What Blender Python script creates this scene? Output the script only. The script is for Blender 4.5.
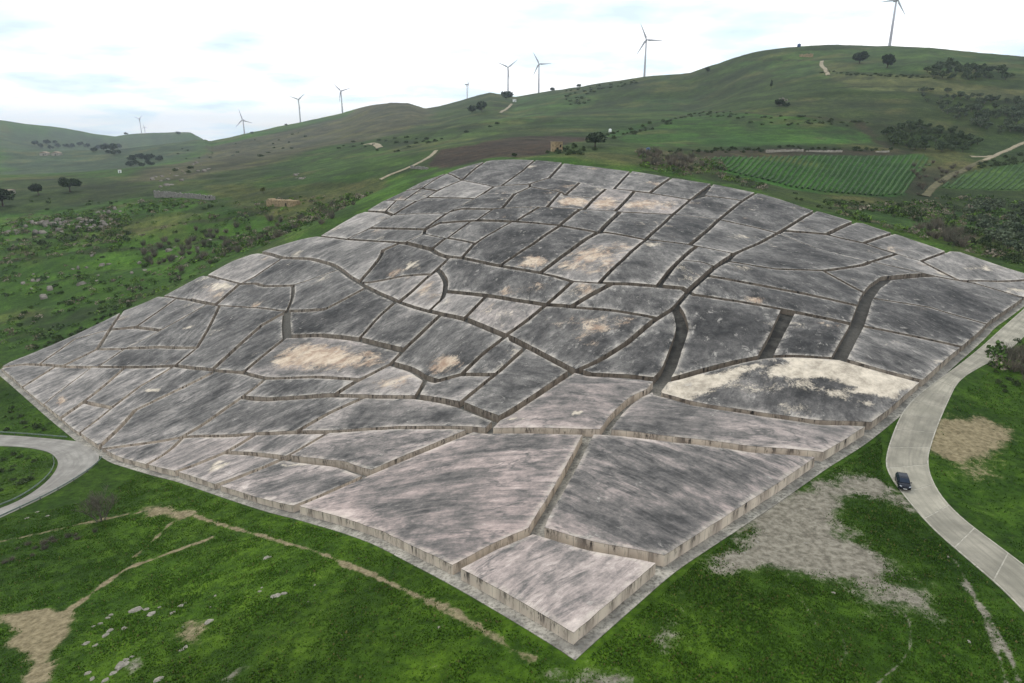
import bpy, bmesh, math, random
import numpy as np
from mathutils import Vector, Matrix
from mathutils.geometry import delaunay_2d_cdt

for o in list(bpy.data.objects):
    bpy.data.objects.remove(o)
random.seed(7)
rng = np.random.default_rng(7)
scene = bpy.context.scene
COL = scene.collection

# ------------------------------------------------------------------ camera
PITCH = math.radians(17.0)
CAMZ = 60.0
FPX = 683.0
cam_data = bpy.data.cameras.new("camera")
cam_data.sensor_width = 36.0
cam_data.lens = 36.0 * FPX / 1024.0
cam_data.clip_start = 0.5
cam_data.clip_end = 40000.0
cam = bpy.data.objects.new("camera", cam_data)
COL.objects.link(cam)
cam.location = (0, 0, CAMZ)
cam.rotation_euler = (math.radians(90) - PITCH, 0, 0)
scene.camera = cam

# ------------------------------------------------------------------ world, sun, exposure
SUN_EL, SUN_AZ = math.radians(52), math.radians(-35)     # azimuth measured from +Y towards +X
world = bpy.data.worlds.new("World")
scene.world = world
world.use_nodes = True
wn, wl = world.node_tree.nodes, world.node_tree.links
wn.clear()
w_out = wn.new('ShaderNodeOutputWorld')
w_sky = wn.new('ShaderNodeTexSky')
w_sky.sky_type = 'NISHITA'
w_sky.sun_disc = False
w_sky.sun_elevation = SUN_EL
w_sky.sun_rotation = SUN_AZ
w_bg = wn.new('ShaderNodeBackground')
w_bg.inputs['Strength'].default_value = 0.15
wl.new(w_sky.outputs[0], w_bg.inputs['Color'])
w_tc = wn.new('ShaderNodeTexCoord')
# clouds lie on a flat layer: project the view direction onto it
w_sep = wn.new('ShaderNodeSeparateXYZ')
wl.new(w_tc.outputs['Generated'], w_sep.inputs[0])
w_z = wn.new('ShaderNodeMath'); w_z.operation = 'ADD'; w_z.inputs[1].default_value = 0.16
w_abs = wn.new('ShaderNodeMath'); w_abs.operation = 'ABSOLUTE'
wl.new(w_sep.outputs[2], w_abs.inputs[0])
wl.new(w_abs.outputs[0], w_z.inputs[0])
w_dx = wn.new('ShaderNodeMath'); w_dx.operation = 'DIVIDE'
w_dy = wn.new('ShaderNodeMath'); w_dy.operation = 'DIVIDE'
wl.new(w_sep.outputs[0], w_dx.inputs[0]); wl.new(w_z.outputs[0], w_dx.inputs[1])
wl.new(w_sep.outputs[1], w_dy.inputs[0]); wl.new(w_z.outputs[0], w_dy.inputs[1])
w_comb = wn.new('ShaderNodeCombineXYZ')
wl.new(w_dx.outputs[0], w_comb.inputs[0]); wl.new(w_dy.outputs[0], w_comb.inputs[1])
w_n1 = wn.new('ShaderNodeTexNoise')
w_n1.inputs['Scale'].default_value = 0.85
w_n1.inputs['Detail'].default_value = 7
w_n1.inputs['Roughness'].default_value = 0.55
w_n1.inputs['Distortion'].default_value = 0.25
wl.new(w_comb.outputs[0], w_n1.inputs['Vector'])
w_r1 = wn.new('ShaderNodeValToRGB')          # cover
w_r1.color_ramp.elements[0].position = 0.30; w_r1.color_ramp.elements[0].color = (0.45, 0.45, 0.45, 1)
w_r1.color_ramp.elements[1].position = 0.52; w_r1.color_ramp.elements[1].color = (1, 1, 1, 1)
wl.new(w_n1.outputs['Fac'], w_r1.inputs['Fac'])
w_n2 = wn.new('ShaderNodeTexNoise')
w_n2.inputs['Scale'].default_value = 1.5
w_n2.inputs['Detail'].default_value = 6
w_map2 = wn.new('ShaderNodeMapping'); w_map2.inputs['Location'].default_value = (3.1, 7.7, 0)
wl.new(w_comb.outputs[0], w_map2.inputs['Vector'])
wl.new(w_map2.outputs[0], w_n2.inputs['Vector'])
w_r2 = wn.new('ShaderNodeValToRGB')          # white tops and blue-grey undersides
w_r2.color_ramp.elements[0].position = 0.33; w_r2.color_ramp.elements[0].color = (0.58, 0.69, 0.78, 1)
w_e = w_r2.color_ramp.elements.new(0.43); w_e.color = (0.76, 0.89, 0.95, 1)
w_r2.color_ramp.elements[-1].position = 0.52; w_r2.color_ramp.elements[-1].color = (1.0, 1.0, 1.0, 1)
wl.new(w_n2.outputs['Fac'], w_r2.inputs['Fac'])
w_cl = wn.new('ShaderNodeBackground')
w_cl.inputs['Strength'].default_value = 1.24
wl.new(w_r2.outputs[0], w_cl.inputs['Color'])
w_mix = wn.new('ShaderNodeMixShader')
wl.new(w_r1.outputs[0], w_mix.inputs[0])
wl.new(w_bg.outputs[0], w_mix.inputs[1])
wl.new(w_cl.outputs[0], w_mix.inputs[2])
wl.new(w_mix.outputs[0], w_out.inputs['Surface'])

sun_data = bpy.data.lights.new("sun", 'SUN')
sun_data.energy = 1.2
sun_data.angle = math.radians(14)
sun_data.color = (1.0, 0.95, 0.88)
sun = bpy.data.objects.new("sun", sun_data)
COL.objects.link(sun)
sd = Vector((math.sin(SUN_AZ) * math.cos(SUN_EL), math.cos(SUN_AZ) * math.cos(SUN_EL), math.sin(SUN_EL)))
sun.rotation_euler = sd.to_track_quat('Z', 'Y').to_euler()
sun.location = (0, 0, 400)

vs = scene.view_settings
vs.view_transform = 'Standard'
vs.look = 'None'
vs.exposure = 0.24
vs.gamma = 1.0
vs.use_curve_mapping = False
scene.render.engine = 'CYCLES'
scene.render.resolution_x, scene.render.resolution_y = 1024, 683
try:
    scene.cycles.max_bounces = 6
    scene.cycles.diffuse_bounces = 3
    scene.cycles.volume_bounces = 0
    scene.cycles.transparent_max_bounces = 6
except Exception:
    pass

# ------------------------------------------------------------------ pixels and ground
CP, SP = math.cos(PITCH), math.sin(PITCH)

def ray(px, py):
    px = np.asarray(px, float); py = np.asarray(py, float)
    dx = (px - 512.0) / FPX; dy = (py - 341.5) / FPX
    return np.stack([dx, CP - dy * SP, -SP - dy * CP], -1)      # per metre of depth along the axis

# sight points on the ground: pixel x, pixel y, distance along the optical axis
SIGHT = [
 # edge of the concrete and its near surroundings
 (577,655,62),(448,572,83),(294,510,116),(175,475,142),(75,440,167),(5,372,215),
 (655,585,73),(820,460,99),(893,415,113),(1010,315,172),(1024,285,198),(900,485,96),(1000,575,75),
 (577,683,60),(0,683,75),(100,515,122),(60,470,146),(0,515,127),(200,600,88),(300,640,73),(0,600,94),
 (450,640,68),(750,640,64.5),(900,640,64.5),(1024,683,60),(800,520,86),(750,560,77),(1000,420,114),(1024,360,143),
 # on the blocks' slope
 (537,530,88),(440,440,122),(260,420,156),(620,400,119),(830,350,136),(665,350,139),(480,350,152),(320,340,187),
 (150,350,214),(600,270,174),(750,270,183),(900,270,203),(450,270,200),(300,270,240),(215,270,268),
 (510,215,236),(650,215,243),(800,215,250),(950,250,226),(370,215,276),(730,190,284),(620,175,305),
 (330,218,290),(260,250,284),(165,295,262),(420,180,322),(510,162,332),
 # green slopes to the left
 (5,335,262),(100,292,302),(50,255,372),(150,228,392),(250,200,425),(30,215,480),(185,200,450),(67,187,580),
 (0,180,720),(100,150,1500),(60,160,1350),(350,200,370),(300,225,330),(0,290,330),
 # far left hills
 (0,120,3000),(60,128,3100),(115,134,3300),(180,133,3400),(205,141,3300),(0,145,2400),(100,140,2500),(190,150,1800),
 # ridge with the turbines
 (212,141,1700),(243,134,1900),(299,123,1950),(341,113,2000),(390,102.5,1900),(425,109,1850),(467,98,1750),(500,91,1680),
 (540,92,1650),(570,87,1600),(645,76,1320),(690,72,1280),(740,54,1130),(800,46,1080),(893,45.5,1080),(960,49,1080),(1024,56,1080),
 # the hillside below it
 (510,149,400),(510,140,490),(500,120,720),(500,105,1050),(400,165,430),(350,150,680),(300,170,570),(400,130,930),(350,130,1150),
 (300,145,1050),(250,150,1250),(600,142,480),(600,120,680),(600,100,1000),(700,130,540),(760,150,415),(800,190,318),(860,157,420),
 (700,165,345),(900,195,338),(1000,230,275),(1024,200,345),(1000,180,395),(1000,150,490),(850,120,570),(850,90,760),(850,65,960),
 (950,100,700),(1024,110,650),(1024,80,850),(700,100,850),(760,80,920),(900,60,1010),(1024,64,990),
]
_s = np.array(SIGHT, float)
_P = ray(_s[:, 0], _s[:, 1]) * _s[:, 2:3]
# places off the picture: behind the ridges, beside the frame and behind the camera (x, y, height below the camera)
_extra = []
for px, py, d in [(0,120,3000),(115,134,3300),(205,141,3300),(243,134,1900),(341,113,2000),(425,109,1850),(500,91,1680),
                  (570,87,1600),(690,72,1280),(800,46,1080),(893,45.5,1080),(1024,56,1080)]:
    r = ray(px, py)
    for k, dz in ((1.25, 45), (1.8, 110)):
        _extra.append((r[0]*d*k, r[1]*d*k, r[2]*d - dz))
_extra += [(0,-60,-47),(-150,0,-58),(150,0,-46),(0,-600,-60),(-900,-200,-70),(900,-200,-30),(-500,250,-66),(-900,700,-50),
           (420,300,-24),(900,500,40),(1500,900,90),(-2600,900,-20),(5000,4000,0),(-5500,4000,0),(0,6500,-70),(-3000,6500,-70),(3500,6500,-40),(0,-5000,-60),(5000,-3000,-20),(-5000,-3000,-60)]
_P = np.vstack([_P, np.array(_extra, float)])

def _phi(r2):
    return 0.5 * r2 * np.log(r2 + 1e-9)

_SC = 100.0
_xy = _P[:, :2] / _SC
_n = len(_xy)
_d2 = ((_xy[:, None, :] - _xy[None, :, :]) ** 2).sum(-1)
_K = _phi(_d2) + np.eye(_n) * 0.02
_A = np.zeros((_n + 3, _n + 3))
_A[:_n, :_n] = _K
_A[:_n, _n] = 1; _A[:_n, _n+1:] = _xy
_A[_n, :_n] = 1; _A[_n+1:, :_n] = _xy.T
_b = np.zeros(_n + 3); _b[:_n] = _P[:, 2]
_W = np.linalg.solve(_A, _b)

def ground(x, y):
    """height of the smooth ground at world x, y"""
    x = np.asarray(x, float); y = np.asarray(y, float)
    shp = np.broadcast(x, y).shape
    q = np.stack([np.broadcast_to(x, shp).ravel(), np.broadcast_to(y, shp).ravel()], -1) / _SC
    out = np.empty(len(q))
    for i in range(0, len(q), 40000):
        c = q[i:i+40000]
        d2 = ((c[:, None, :] - _xy[None, :, :]) ** 2).sum(-1)
        out[i:i+40000] = _phi(d2) @ _W[:_n] + _W[_n] + c @ _W[_n+1:]
    out = out.reshape(shp)
    rr = np.hypot(x, y)
    if _RIDGE is not None:
        az = np.arctan2(x, y)
        rs = np.interp(az, _RIDGE[0], _RIDGE[1]); dl = np.interp(az, _RIDGE[0], _RIDGE[2])
        t = np.clip((rr/rs-0.45)/0.5, 0, 1)
        out = out + dl*t*t*(3-2*t)
        # beyond its crest the land sinks away
        t = np.clip((rr/rs-1.02)/0.6, 0, 1)
        out = out - 0.10*rs*t*t*(3-2*t)
    t = np.clip((rr-3900)/3000, 0, 1)
    out = out*(1-t) + (-160)*t
    return out + CAMZ

# the crest line against the sky: pixel x, pixel y, rough distance
_RIDGE = None
CREST = [(-60,112,3000),(0,120,3000),(40,124.5,3050),(90,133,3200),(115,136.5,3250),(132,133,3300),(190,132,3300),(205,139.5,3200),(209,141.5,1800),(243,134,1850),(270,128.5,1900),
 (299,122.5,1900),(320,118,1900),(341,113.5,1900),(370,105.5,1850),(390,102.5,1850),(408,103,1850),(425,108.5,1800),(440,106,1750),(467,98.5,1700),(490,92.5,1650),(515,97,1600),
 (540,92.5,1600),(570,88,1500),(600,83,1400),(645,76.5,1300),(690,73,1250),(720,63,1180),(745,54.5,1120),(800,46.5,1080),(893,46,1080),(930,47.5,1080),(980,53,1080),(1024,56.5,1080),(1100,62,1080),(1200,75,1080)]
def _fit_ridge(extra=None):
    global _RIDGE
    c = np.array(CREST, float)
    r = ray(c[:, 0], c[:, 1])
    az = np.arctan2(r[:, 0], r[:, 1]); tel = r[:, 2]/np.hypot(r[:, 0], r[:, 1])
    rs = c[:, 2]
    dl = np.zeros(len(az))
    for it in range(10):
        _RIDGE = (az, rs, dl)
        f = np.linspace(0.3, 1.7, 90)
        R = rs[:, None]*f[None, :]
        z = ground(R*np.sin(az)[:, None], R*np.cos(az)[:, None]) - CAMZ
        if extra is not None: z = z + extra(R*np.sin(az)[:, None], R*np.cos(az)[:, None])
        k = (z/R).argmax(1); m = (z/R).max(1)
        dl = dl + (tel-m)*R[np.arange(len(az)), k]
    _RIDGE = (az, rs, dl)

_T = np.concatenate([np.linspace(45, 340, 240), np.geomspace(342, 6000, 260)])

_fit_ridge()

def hit(pts, up=0.0):
    """where the sight lines through pixels first meet the ground (raised by up): array of x, y, z"""
    pts = np.asarray(pts, float).reshape(-1, 2)
    r = ray(pts[:, 0], pts[:, 1])
    o = np.array([0, 0, CAMZ])
    P = r[:, None, :] * _T[None, :, None] + o
    f = P[..., 2] - ground(P[..., 0], P[..., 1]) - (up(P[..., 0], P[..., 1]) if callable(up) else up)
    neg = f < 0
    idx = np.where(neg.any(1), neg.argmax(1), len(_T) - 1)
    idx = np.maximum(idx, 1)
    lo, hi = _T[idx - 1].copy(), _T[idx].copy()
    for _ in range(26):
        m = 0.5 * (lo + hi)
        p = r * m[:, None] + o
        g = p[:, 2] - ground(p[:, 0], p[:, 1]) - (up(p[:, 0], p[:, 1]) if callable(up) else up)
        below = g < 0
        hi = np.where(below, m, hi); lo = np.where(below, lo, m)
    p = r * (0.5 * (lo + hi))[:, None] + o
    return p

# ------------------------------------------------------------------ small mesh helpers
def link(name, me, mat=None, parent=None):
    o = bpy.data.objects.new(name, me)
    COL.objects.link(o)
    if mat is not None and me is not None and len(me.materials) == 0:
        me.materials.append(mat)
    if parent is not None:
        o.parent = parent
    return o

def tag(o, label=None, cat=None, group=None, kind=None):
    if label: o['label'] = label
    if cat: o['category'] = cat
    if group: o['group'] = group
    if kind: o['kind'] = kind
    return o

def empty(name, loc=(0, 0, 0), rz=0.0):
    o = bpy.data.objects.new(name, None)
    COL.objects.link(o)
    o.location = loc
    o.rotation_euler = (0, 0, rz)
    o.empty_display_size = 0.5
    return o

def mesh_of(name, verts, faces, smooth=False):
    me = bpy.data.meshes.new(name)
    me.from_pydata([tuple(v) for v in verts], [], [tuple(f) for f in faces])
    if smooth:
        me.polygons.foreach_set('use_smooth', [True] * len(me.polygons))
    me.update()
    return me

def fattr(me, name, vals):
    a = me.attributes.new(name, 'FLOAT', 'POINT')
    a.data.foreach_set('value', np.asarray(vals, np.float32))

def cattr(me, name, rgb):
    a = me.attributes.new(name, 'FLOAT_COLOR', 'POINT')
    rgb = np.asarray(rgb, np.float32)
    rgba = np.concatenate([rgb, np.ones((len(rgb), 1), np.float32)], 1)
    a.data.foreach_set('color', rgba.ravel())

class NT:
    """thin wrapper for building node materials"""
    def __init__(self, name):
        self.m = bpy.data.materials.new(name)
        self.m.use_nodes = True
        self.n = self.m.node_tree.nodes; self.l = self.m.node_tree.links
        self.n.clear()
        self.out = self.n.new('ShaderNodeOutputMaterial')
        self.bsdf = self.n.new('ShaderNodeBsdfPrincipled')
        self.l.new(self.bsdf.outputs[0], self.out.inputs[0])
        self.bsdf.inputs['Roughness'].default_value = 0.9
        if 'Specular IOR Level' in self.bsdf.inputs:
            self.bsdf.inputs['Specular IOR Level'].default_value = 0.2
    def put(self, sock, v):
        if hasattr(v, 'is_output'): self.l.new(v, sock)
        elif isinstance(v, (tuple, list)):
            sock.default_value = tuple(v) if len(v) == len(sock.default_value) else tuple(v) + (1,)
        else: sock.default_value = v
    def attr(self, name, out='Fac'):
        a = self.n.new('ShaderNodeAttribute'); a.attribute_name = name
        return a.outputs[out]
    def noise(self, vec, scale, detail=4, rough=0.55, dist=0.0):
        t = self.n.new('ShaderNodeTexNoise')
        if vec is not None: self.l.new(vec, t.inputs['Vector'])
        t.inputs['Scale'].default_value = scale; t.inputs['Detail'].default_value = detail
        t.inputs['Roughness'].default_value = rough; t.inputs['Distortion'].default_value = dist
        return t.outputs['Fac']
    def math(self, op, a, b=0.0, c=None):
        t = self.n.new('ShaderNodeMath'); t.operation = op
        self.put(t.inputs[0], a); self.put(t.inputs[1], b)
        if c is not None: self.put(t.inputs[2], c)
        return t.outputs[0]
    def ramp(self, v, lo, hi, a=0.0, b=1.0):
        t = self.n.new('ShaderNodeMapRange'); t.clamp = True; t.interpolation_type = 'SMOOTHSTEP'
        self.put(t.inputs['Value'], v)
        t.inputs['From Min'].default_value = lo; t.inputs['From Max'].default_value = hi
        t.inputs['To Min'].default_value = a; t.inputs['To Max'].default_value = b
        return t.outputs[0]
    def mix(self, f, a, b, mode='MIX'):
        t = self.n.new('ShaderNodeMix'); t.data_type = 'RGBA'; t.blend_type = mode
        self.put(t.inputs[0], f); self.put(t.inputs[6], a); self.put(t.inputs[7], b)
        return t.outputs[2]
    def mapping(self, vec, scale=(1, 1, 1), loc=(0, 0, 0), rot=(0, 0, 0)):
        t = self.n.new('ShaderNodeMapping')
        self.l.new(vec, t.inputs['Vector'])
        t.inputs['Scale'].default_value = scale; t.inputs['Location'].default_value = loc; t.inputs['Rotation'].default_value = rot
        return t.outputs[0]
    def coord(self, k='Object'):
        return self.n.new('ShaderNodeTexCoord').outputs[k]
    def pos(self):
        return self.n.new('ShaderNodeNewGeometry').outputs['Position']
    def bump(self, h, strength=0.5, dist=0.1):
        t = self.n.new('ShaderNodeBump')
        t.inputs['Strength'].default_value = strength; t.inputs['Distance'].default_value = dist
        self.l.new(h, t.inputs['Height']); self.l.new(t.outputs[0], self.bsdf.inputs['Normal'])
    def color(self, c): self.put(self.bsdf.inputs['Base Color'], c)
    def rough(self, r): self.put(self.bsdf.inputs['Roughness'], r)

def s2l(r, g, b):
    f = lambda c: ((c/255+0.055)/1.055)**2.4 if c > 10 else c/255/12.92
    return (f(r), f(g), f(b))

def plain(name, rgb, rough=0.8, var=0.25, scale=3.0, metallic=0.0):
    t = NT(name)
    n = t.noise(t.coord(), scale, 4)
    c = t.mix(t.ramp(n, 0.3, 0.7), tuple(x*(1-var) for x in rgb), tuple(min(1, x*(1+var)) for x in rgb))
    t.color(c); t.rough(rough)
    t.bsdf.inputs['Metallic'].default_value = metallic
    return t.m

# ------------------------------------------------------------------ the cracks between the concrete blocks
# traced on the block tops in enlarged views: view letter -> corner of that view; four view pixels are one photo pixel
VIEW = dict(A=(400,140),B=(600,140),C=(768,200),D=(250,150),E=(0,270),F=(180,260),G=(400,280),H=(600,280),
            I=(40,370),J=(250,380),K=(400,400),L=(600,380),M=(430,510),N=(768,290))
def V(letter, *pts):
    ox, oy = VIEW[letter]
    return [(ox + x/4.0, oy + y/4.0) for x, y in pts]

BOUND = [(574,632),(657,562),(664,556),(816,457),(822,453),(865,427),(871,422),(892,406),(918,383),(924,379),(957,350),(961,347),
         (984,327),(988,322),(1020,300),(1030,291),(1046,277),(1024,273),(960,252),(947,251),(898,234),(890,232),(863,223),(854,222),(820,212),
         (815,211),(789,202),(762,194),(756,193),(719,185),(712,184),(677,178.5),(671,178),(637,172),(631,171),(600,167),(572,164),
         (553,161.5),(535,160),(515,159.3),(492,160),(485,161.5),(466,166),(447,173),(422,182),(405,191),(385,200),(367,211),
         (357,214),(320,236),(302,239),(281,245),(260,252),(250,254.5),(234,260),(208,274),(200,276),(164,295),(157,297),(130,309),(122,312),
         (10,362),(1,367),(2,369),(40,401),(72,427),(92,441),(115,455),(147,464),(177,471),(215,483),(221,485),(288,504),(299,506),
         (345,518),(382,530),(414,546),(448,562),(461,569),(520,601)]
W0 = 2.5
CR = []
def crack(pts, w=W0): CR.append((pts, w))
crack(V('M',(110,220),(250,150),(400,85),(425,82)) + V('K',(560,478),(620,380),(690,260),(745,150),(760,128)), 2.8)
crack([(536,530.5),(592.5,546.5),(661,560)], 2.8)
crack(V('J',(185,500),(330,440),(475,372),(700,280),(905,195)), 2.4)
crack([(476,428.5),(486,430.5),(540,430),(590,431.5),(604,432),(675,440),(750,449),(819,455)], 2.8)
crack(V('H',(15,607),(60,540),(130,475),(222,432)), 2.8)
crack([(655.5,388),(658,394),(695,404),(760,414.5),(820,422.5),(869,425)], 2.6)
crack([(655.5,388),(661,381),(669,369),(675.5,350),(683,328),(679,313),(675,307)], 3.0)
crack([(577,371),(600,360),(625,345),(652,322),(675,307),(687.5,293)], 2.6)
crack([(577,371),(590,374.5),(630,377),(652,379),(661,381)], 2.6)
crack([(486,430.5),(497,419),(507,414.5),(540,393.5),(573,371),(577,371)], 2.6)
# left part, below
crack([(367,395.5),(330,412),(295,432)], 2.6)
crack(V('J',(320,207),(140,308)), 2.4)
crack([(104,449),(175,438),(181,437),(202,435.5),(257,433.5),(295,432),(330,431),(400,427.5),(476,428.5)], 2.4)
crack(V('I',(575,275),(520,320),(430,370)), 2.0)
crack(V('I',(865,258),(750,325),(550,402)), 2.2)
crack(V('I',(740,328),(860,335),(985,345)) , 2.2)
crack([(285,457),(250,471.5),(218,484)], 2.2)
crack([(285,457),(340,464),(368,473)], 2.4)
crack(V('F',(345,470),) + V('I',(880,55),(740,155),(640,225),(560,270)), 2.4)
crack([(243,399),(267,399.5),(320,395),(340,394.5),(367,395.5),(395,396),(416,396.5),(440,400.5),(459,404),(497,417)], 2.6)
crack([(359,379),(345,387),(334,395)], 2.4)
crack([(426,378),(421,388),(415,396)], 2.4)
crack([(457,404),(478,389),(495.5,374.5),(512,360),(526,348)], 2.4)
crack([(461.5,374.5),(477,374.5),(495.5,374.5)], 2.2)
crack([(505,337),(482,354),(461.5,374.5)], 2.4)
crack([(391,363),(412,369),(426,378),(437,380.5),(461.5,374.5)], 2.6)
crack([(287,336),(320,335),(359,339),(403,350)], 2.6)
crack([(403,350),(391,363),(359,379)], 2.6)
crack([(243,372),(266,378),(315,376.5),(359,379)], 2.4)
crack([(243,372),(264,354),(287,336)], 2.6)
crack([(396.5,301),(377,319),(359,339)], 2.4)
crack([(441.5,314),(425,330),(403,350)], 2.4)
crack([(287,311),(286,322),(287,336)], 3.0)
crack([(287,310.5),(305,311),(325,309.5),(345,299),(367,287)], 2.4)
crack([(340,269),(350,277),(367,287),(396.5,301),(420,308.5),(441.5,314),(466,319),(504,335.5),(512,339),(540,353),(574,371)], 2.8)
crack([(486,299),(464,318.5)], 2.4)
crack([(546,305),(525,322),(505,336)], 2.4)
crack([(546,305),(575,307),(620,311),(652,317),(658,318)], 2.6)
crack([(445,291),(442,298),(429,309)], 2.6)
crack([(433,274),(412,291),(399,301.5)], 2.4)
crack([(441,272),(446,281),(445,291),(482,295),(512,299.5),(546,305)], 2.6)
crack([(432,249),(437,253),(447,257)],2.2)
crack([(447,257),(462,257.5),(500,265.5),(540,272.5),(573,281),(612,283.5),(656,285.5),(682,288),(688,292)], 2.6)
crack([(450,257),(441,264),(437,269),(441,272)], 2.4)
crack([(573,281.5),(560,293),(546,305)], 2.4)
crack([(612,284),(590,295),(571,306.5)], 2.4)
crack([(559.5,225.5),(532,245),(501,265.5)], 2.4)
crack([(597,232),(568,252),(540,272.5)], 2.6)
crack([(646,239),(622,260),(599,282.5)], 2.4)
crack([(697,245),(682,258),(659,286)], 2.4)
crack([(681,260.5),(700,262),(715,266)], 2.2)
crack([(815,211),(798,221),(780,232),(757,244),(735,253.5),(713,269),(700,281),(688,292)], 2.8)
crack([(512,221.5),(475,243),(462,257.5)], 2.4)
crack([(446,238),(476,241.5)], 2.2)
crack([(446,238),(432,249)], 2.2)
crack([(425,229.5),(440,222.5),(477,220.5),(512,221.5),(560,225.5),(597,232),(606,231.5),(646,239),(690,244.5),(734,253)], 2.4)
crack([(580,209.5),(561,225.5)], 2.4)
crack([(620,211.5),(600,232.5)], 2.6)
crack([(673,214),(647,239)], 2.4)
crack([(719,219),(692,244.5)], 2.4)
crack([(539,207.5),(516,222)], 2.2)
crack([(493,209.5),(477,220.5)], 2.2)
crack([(450,212.5),(462,209),(493,209.5),(540,207),(580,209.5),(620,211.5),(673,214),(719,219),(778,232)], 2.4)
crack([(516,194),(502,209)], 2.2)
crack([(561,194),(547,207)], 2.4)
crack([(594.5,198.5),(584,209.5)], 2.4)
crack([(634,194),(615,211.5)], 2.4)
crack([(690,199.5),(672,214)], 2.2)
crack([(743,200.5),(719,219)], 2.6)
crack([(482,194.5),(515,193.5),(530,187),(561,192),(565,195.5),(594.5,198.5),(606,189)], 2.2)
crack([(606,189),(617,189),(650,193),(690,199.5),(706,195.5),(743,200.5),(757,193)], 2.4)
crack([(549,178),(580,182.5),(606,188.5)], 2.2)
crack([(580,182.5),(564,195)], 2.2)
crack([(632,171),(614,188.5)], 2.6)
crack([(672,178),(650,193)], 2.4)
crack([(712,184),(692,199)], 2.4)
crack([(535,160),(522,171),(502,185)], 2.4)
crack([(563,163),(549,178)], 2.2)
crack([(462,180),(494,186.5),(502,185),(530,184),(549,178)], 2.2)
crack([(531,184),(529.5,187)], 2.0)
crack([(486,161),(463,180)], 2.2)
crack([(446,173),(462,180)], 2.2)
crack([(494,186.5),(481,196)], 2.2)
crack([(416.5,201),(427,197),(475,198.5),(482,194.5)], 2.2)
crack([(461,180.5),(437,190.5),(427,197)], 2.2)
crack([(447,173.5),(422,188)], 2.0)
crack([(403,191.5),(422,188),(437,190.5)], 2.0)
crack([(422,188),(404,200)], 2.0)
crack([(385,200.5),(404,200),(416.5,201)], 2.0)
crack([(396.5,200.5),(385,212)], 2.0)
crack([(416.5,201),(393,215)], 2.2)
crack([(393,215),(447,213),(475,198.5)], 2.2)
crack([(425,229.5),(448,213)], 2.2)
crack([(471,221),(447,237.5)], 2.2)
crack([(366,212),(385,212),(393,215),(370,228),(346,239)], 2.4)
crack([(425,229.5),(424,234),(405,242.5)], 2.2)
crack([(424,234),(447,237.5)], 2.2)
crack([(405,242.5),(432,248.5)], 2.2)
crack([(370,228),(425,229.5)], 2.2)
crack([(319,236.5),(346,239),(400,242.5),(405,242.5)], 2.4)
crack([(402,242.5),(383,250),(381,256),(372,267),(359,282)], 2.4)
crack([(359,282),(375,281),(405,275),(431,273.5),(441,266),(449,259)], 2.6)
crack([(260,252.5),(282,257.5),(312,259),(332,264),(340,269)], 2.6)
crack([(282,257.5),(255,276),(240,283.5)], 2.4)
crack([(206,275),(240,283.5)], 2.4)
crack([(240,283.5),(255,282.5),(265,286),(293,285)], 2.2)
crack([(340,269.5),(297,284),(293,285),(293,297),(288,310)], 2.2)
crack([(215,305.5),(262,307.5),(287,310.5)], 2.2)
crack([(220,280),(190,299.5)], 2.2)
crack([(240,283.5),(215,305.5)], 2.4)
crack([(161,296),(190,299.5),(215,305.5)], 2.4)
crack([(177,298.5),(136,327)], 2.0)
crack([(208,304),(161,330)], 2.0)
crack([(110,329.5),(136,327),(161,330)], 2.4)
crack([(161,330),(125,348.5)], 2.0)
crack([(97.5,349),(125,348.5),(160,347.5),(197,348)], 2.4)
crack([(125,348.5),(97,367)], 2.0)
crack([(123,311),(110,330),(97.5,349)], 2.4)
crack([(110,329.5),(75,339),(39,364.5)], 2.0)
crack([(97.5,349),(62,366)], 2.0)
crack([(1,366),(25,364),(62,366),(97,367),(127,367),(175,366),(212,370),(243,372)], 2.4)
crack([(220,306),(208,330),(197,348),(174,366)], 2.2)
crack([(287,311),(262,325),(242,342),(212,370)], 2.4)
# left part, the row below the long horizontal crack
crack([(173,366),(140,386),(112,407),(80,432)], 2.2)
crack([(217,370.5),(172,392),(135,410),(100,446)], 2.2)
crack([(92,367),(60,391),(44,404)], 1.6)
crack([(125,367),(84,402),(61,418)], 1.8)
crack([(83,402),(112,407)], 2.2)
crack([(56,366),(22,387)], 1.6)
# right part
crack([(855,222),(827,232)], 2.6)
crack([(782,230.5),(827,234),(864,242.5),(893,233)], 2.4)
crack([(864,242.5),(897,253.5)], 2.2)
crack([(778,233),(818,249),(870,262),(897,253.5)], 2.6)
crack([(897,253.5),(921,261),(948,251)], 2.4)
crack([(921,261),(960,280.5)], 2.4)
crack([(870,262),(882,264),(930,275),(960,280.5)], 2.4)
crack([(733,254),(727,262),(775,269.5),(823,271.5),(866,265),(870,262)], 2.6)
crack([(727,262),(713,269)], 2.4)
crack([(930,275.5),(905,276.5),(886,278.5),(874,287),(866,299),(861,314),(857,325),(847,343),(839,358)], 3.2)
crack([(823,271.5),(866,294)], 2.4)
crack([(706,276),(760,285.5),(820,297.5),(863,307)], 2.4)
crack([(688,292),(694,295),(755,304),(795,312),(857,324)], 2.6)
crack([(787,311),(776,335),(765,356)], 3.0)
crack([(661,381),(672,379),(700,371),(740,361),(765,356),(800,355.5),(839,358),(883,371),(921,381)], 2.6)
crack([(857,325),(918,337),(960,348.5)], 2.6)
crack([(867,297),(930,308),(987,325)], 2.4)
crack([(960,280.5),(974,283),(1024,298)], 2.4)
crack([(960,280.5),(1000,281),(1044,279)], 2.4)

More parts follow.
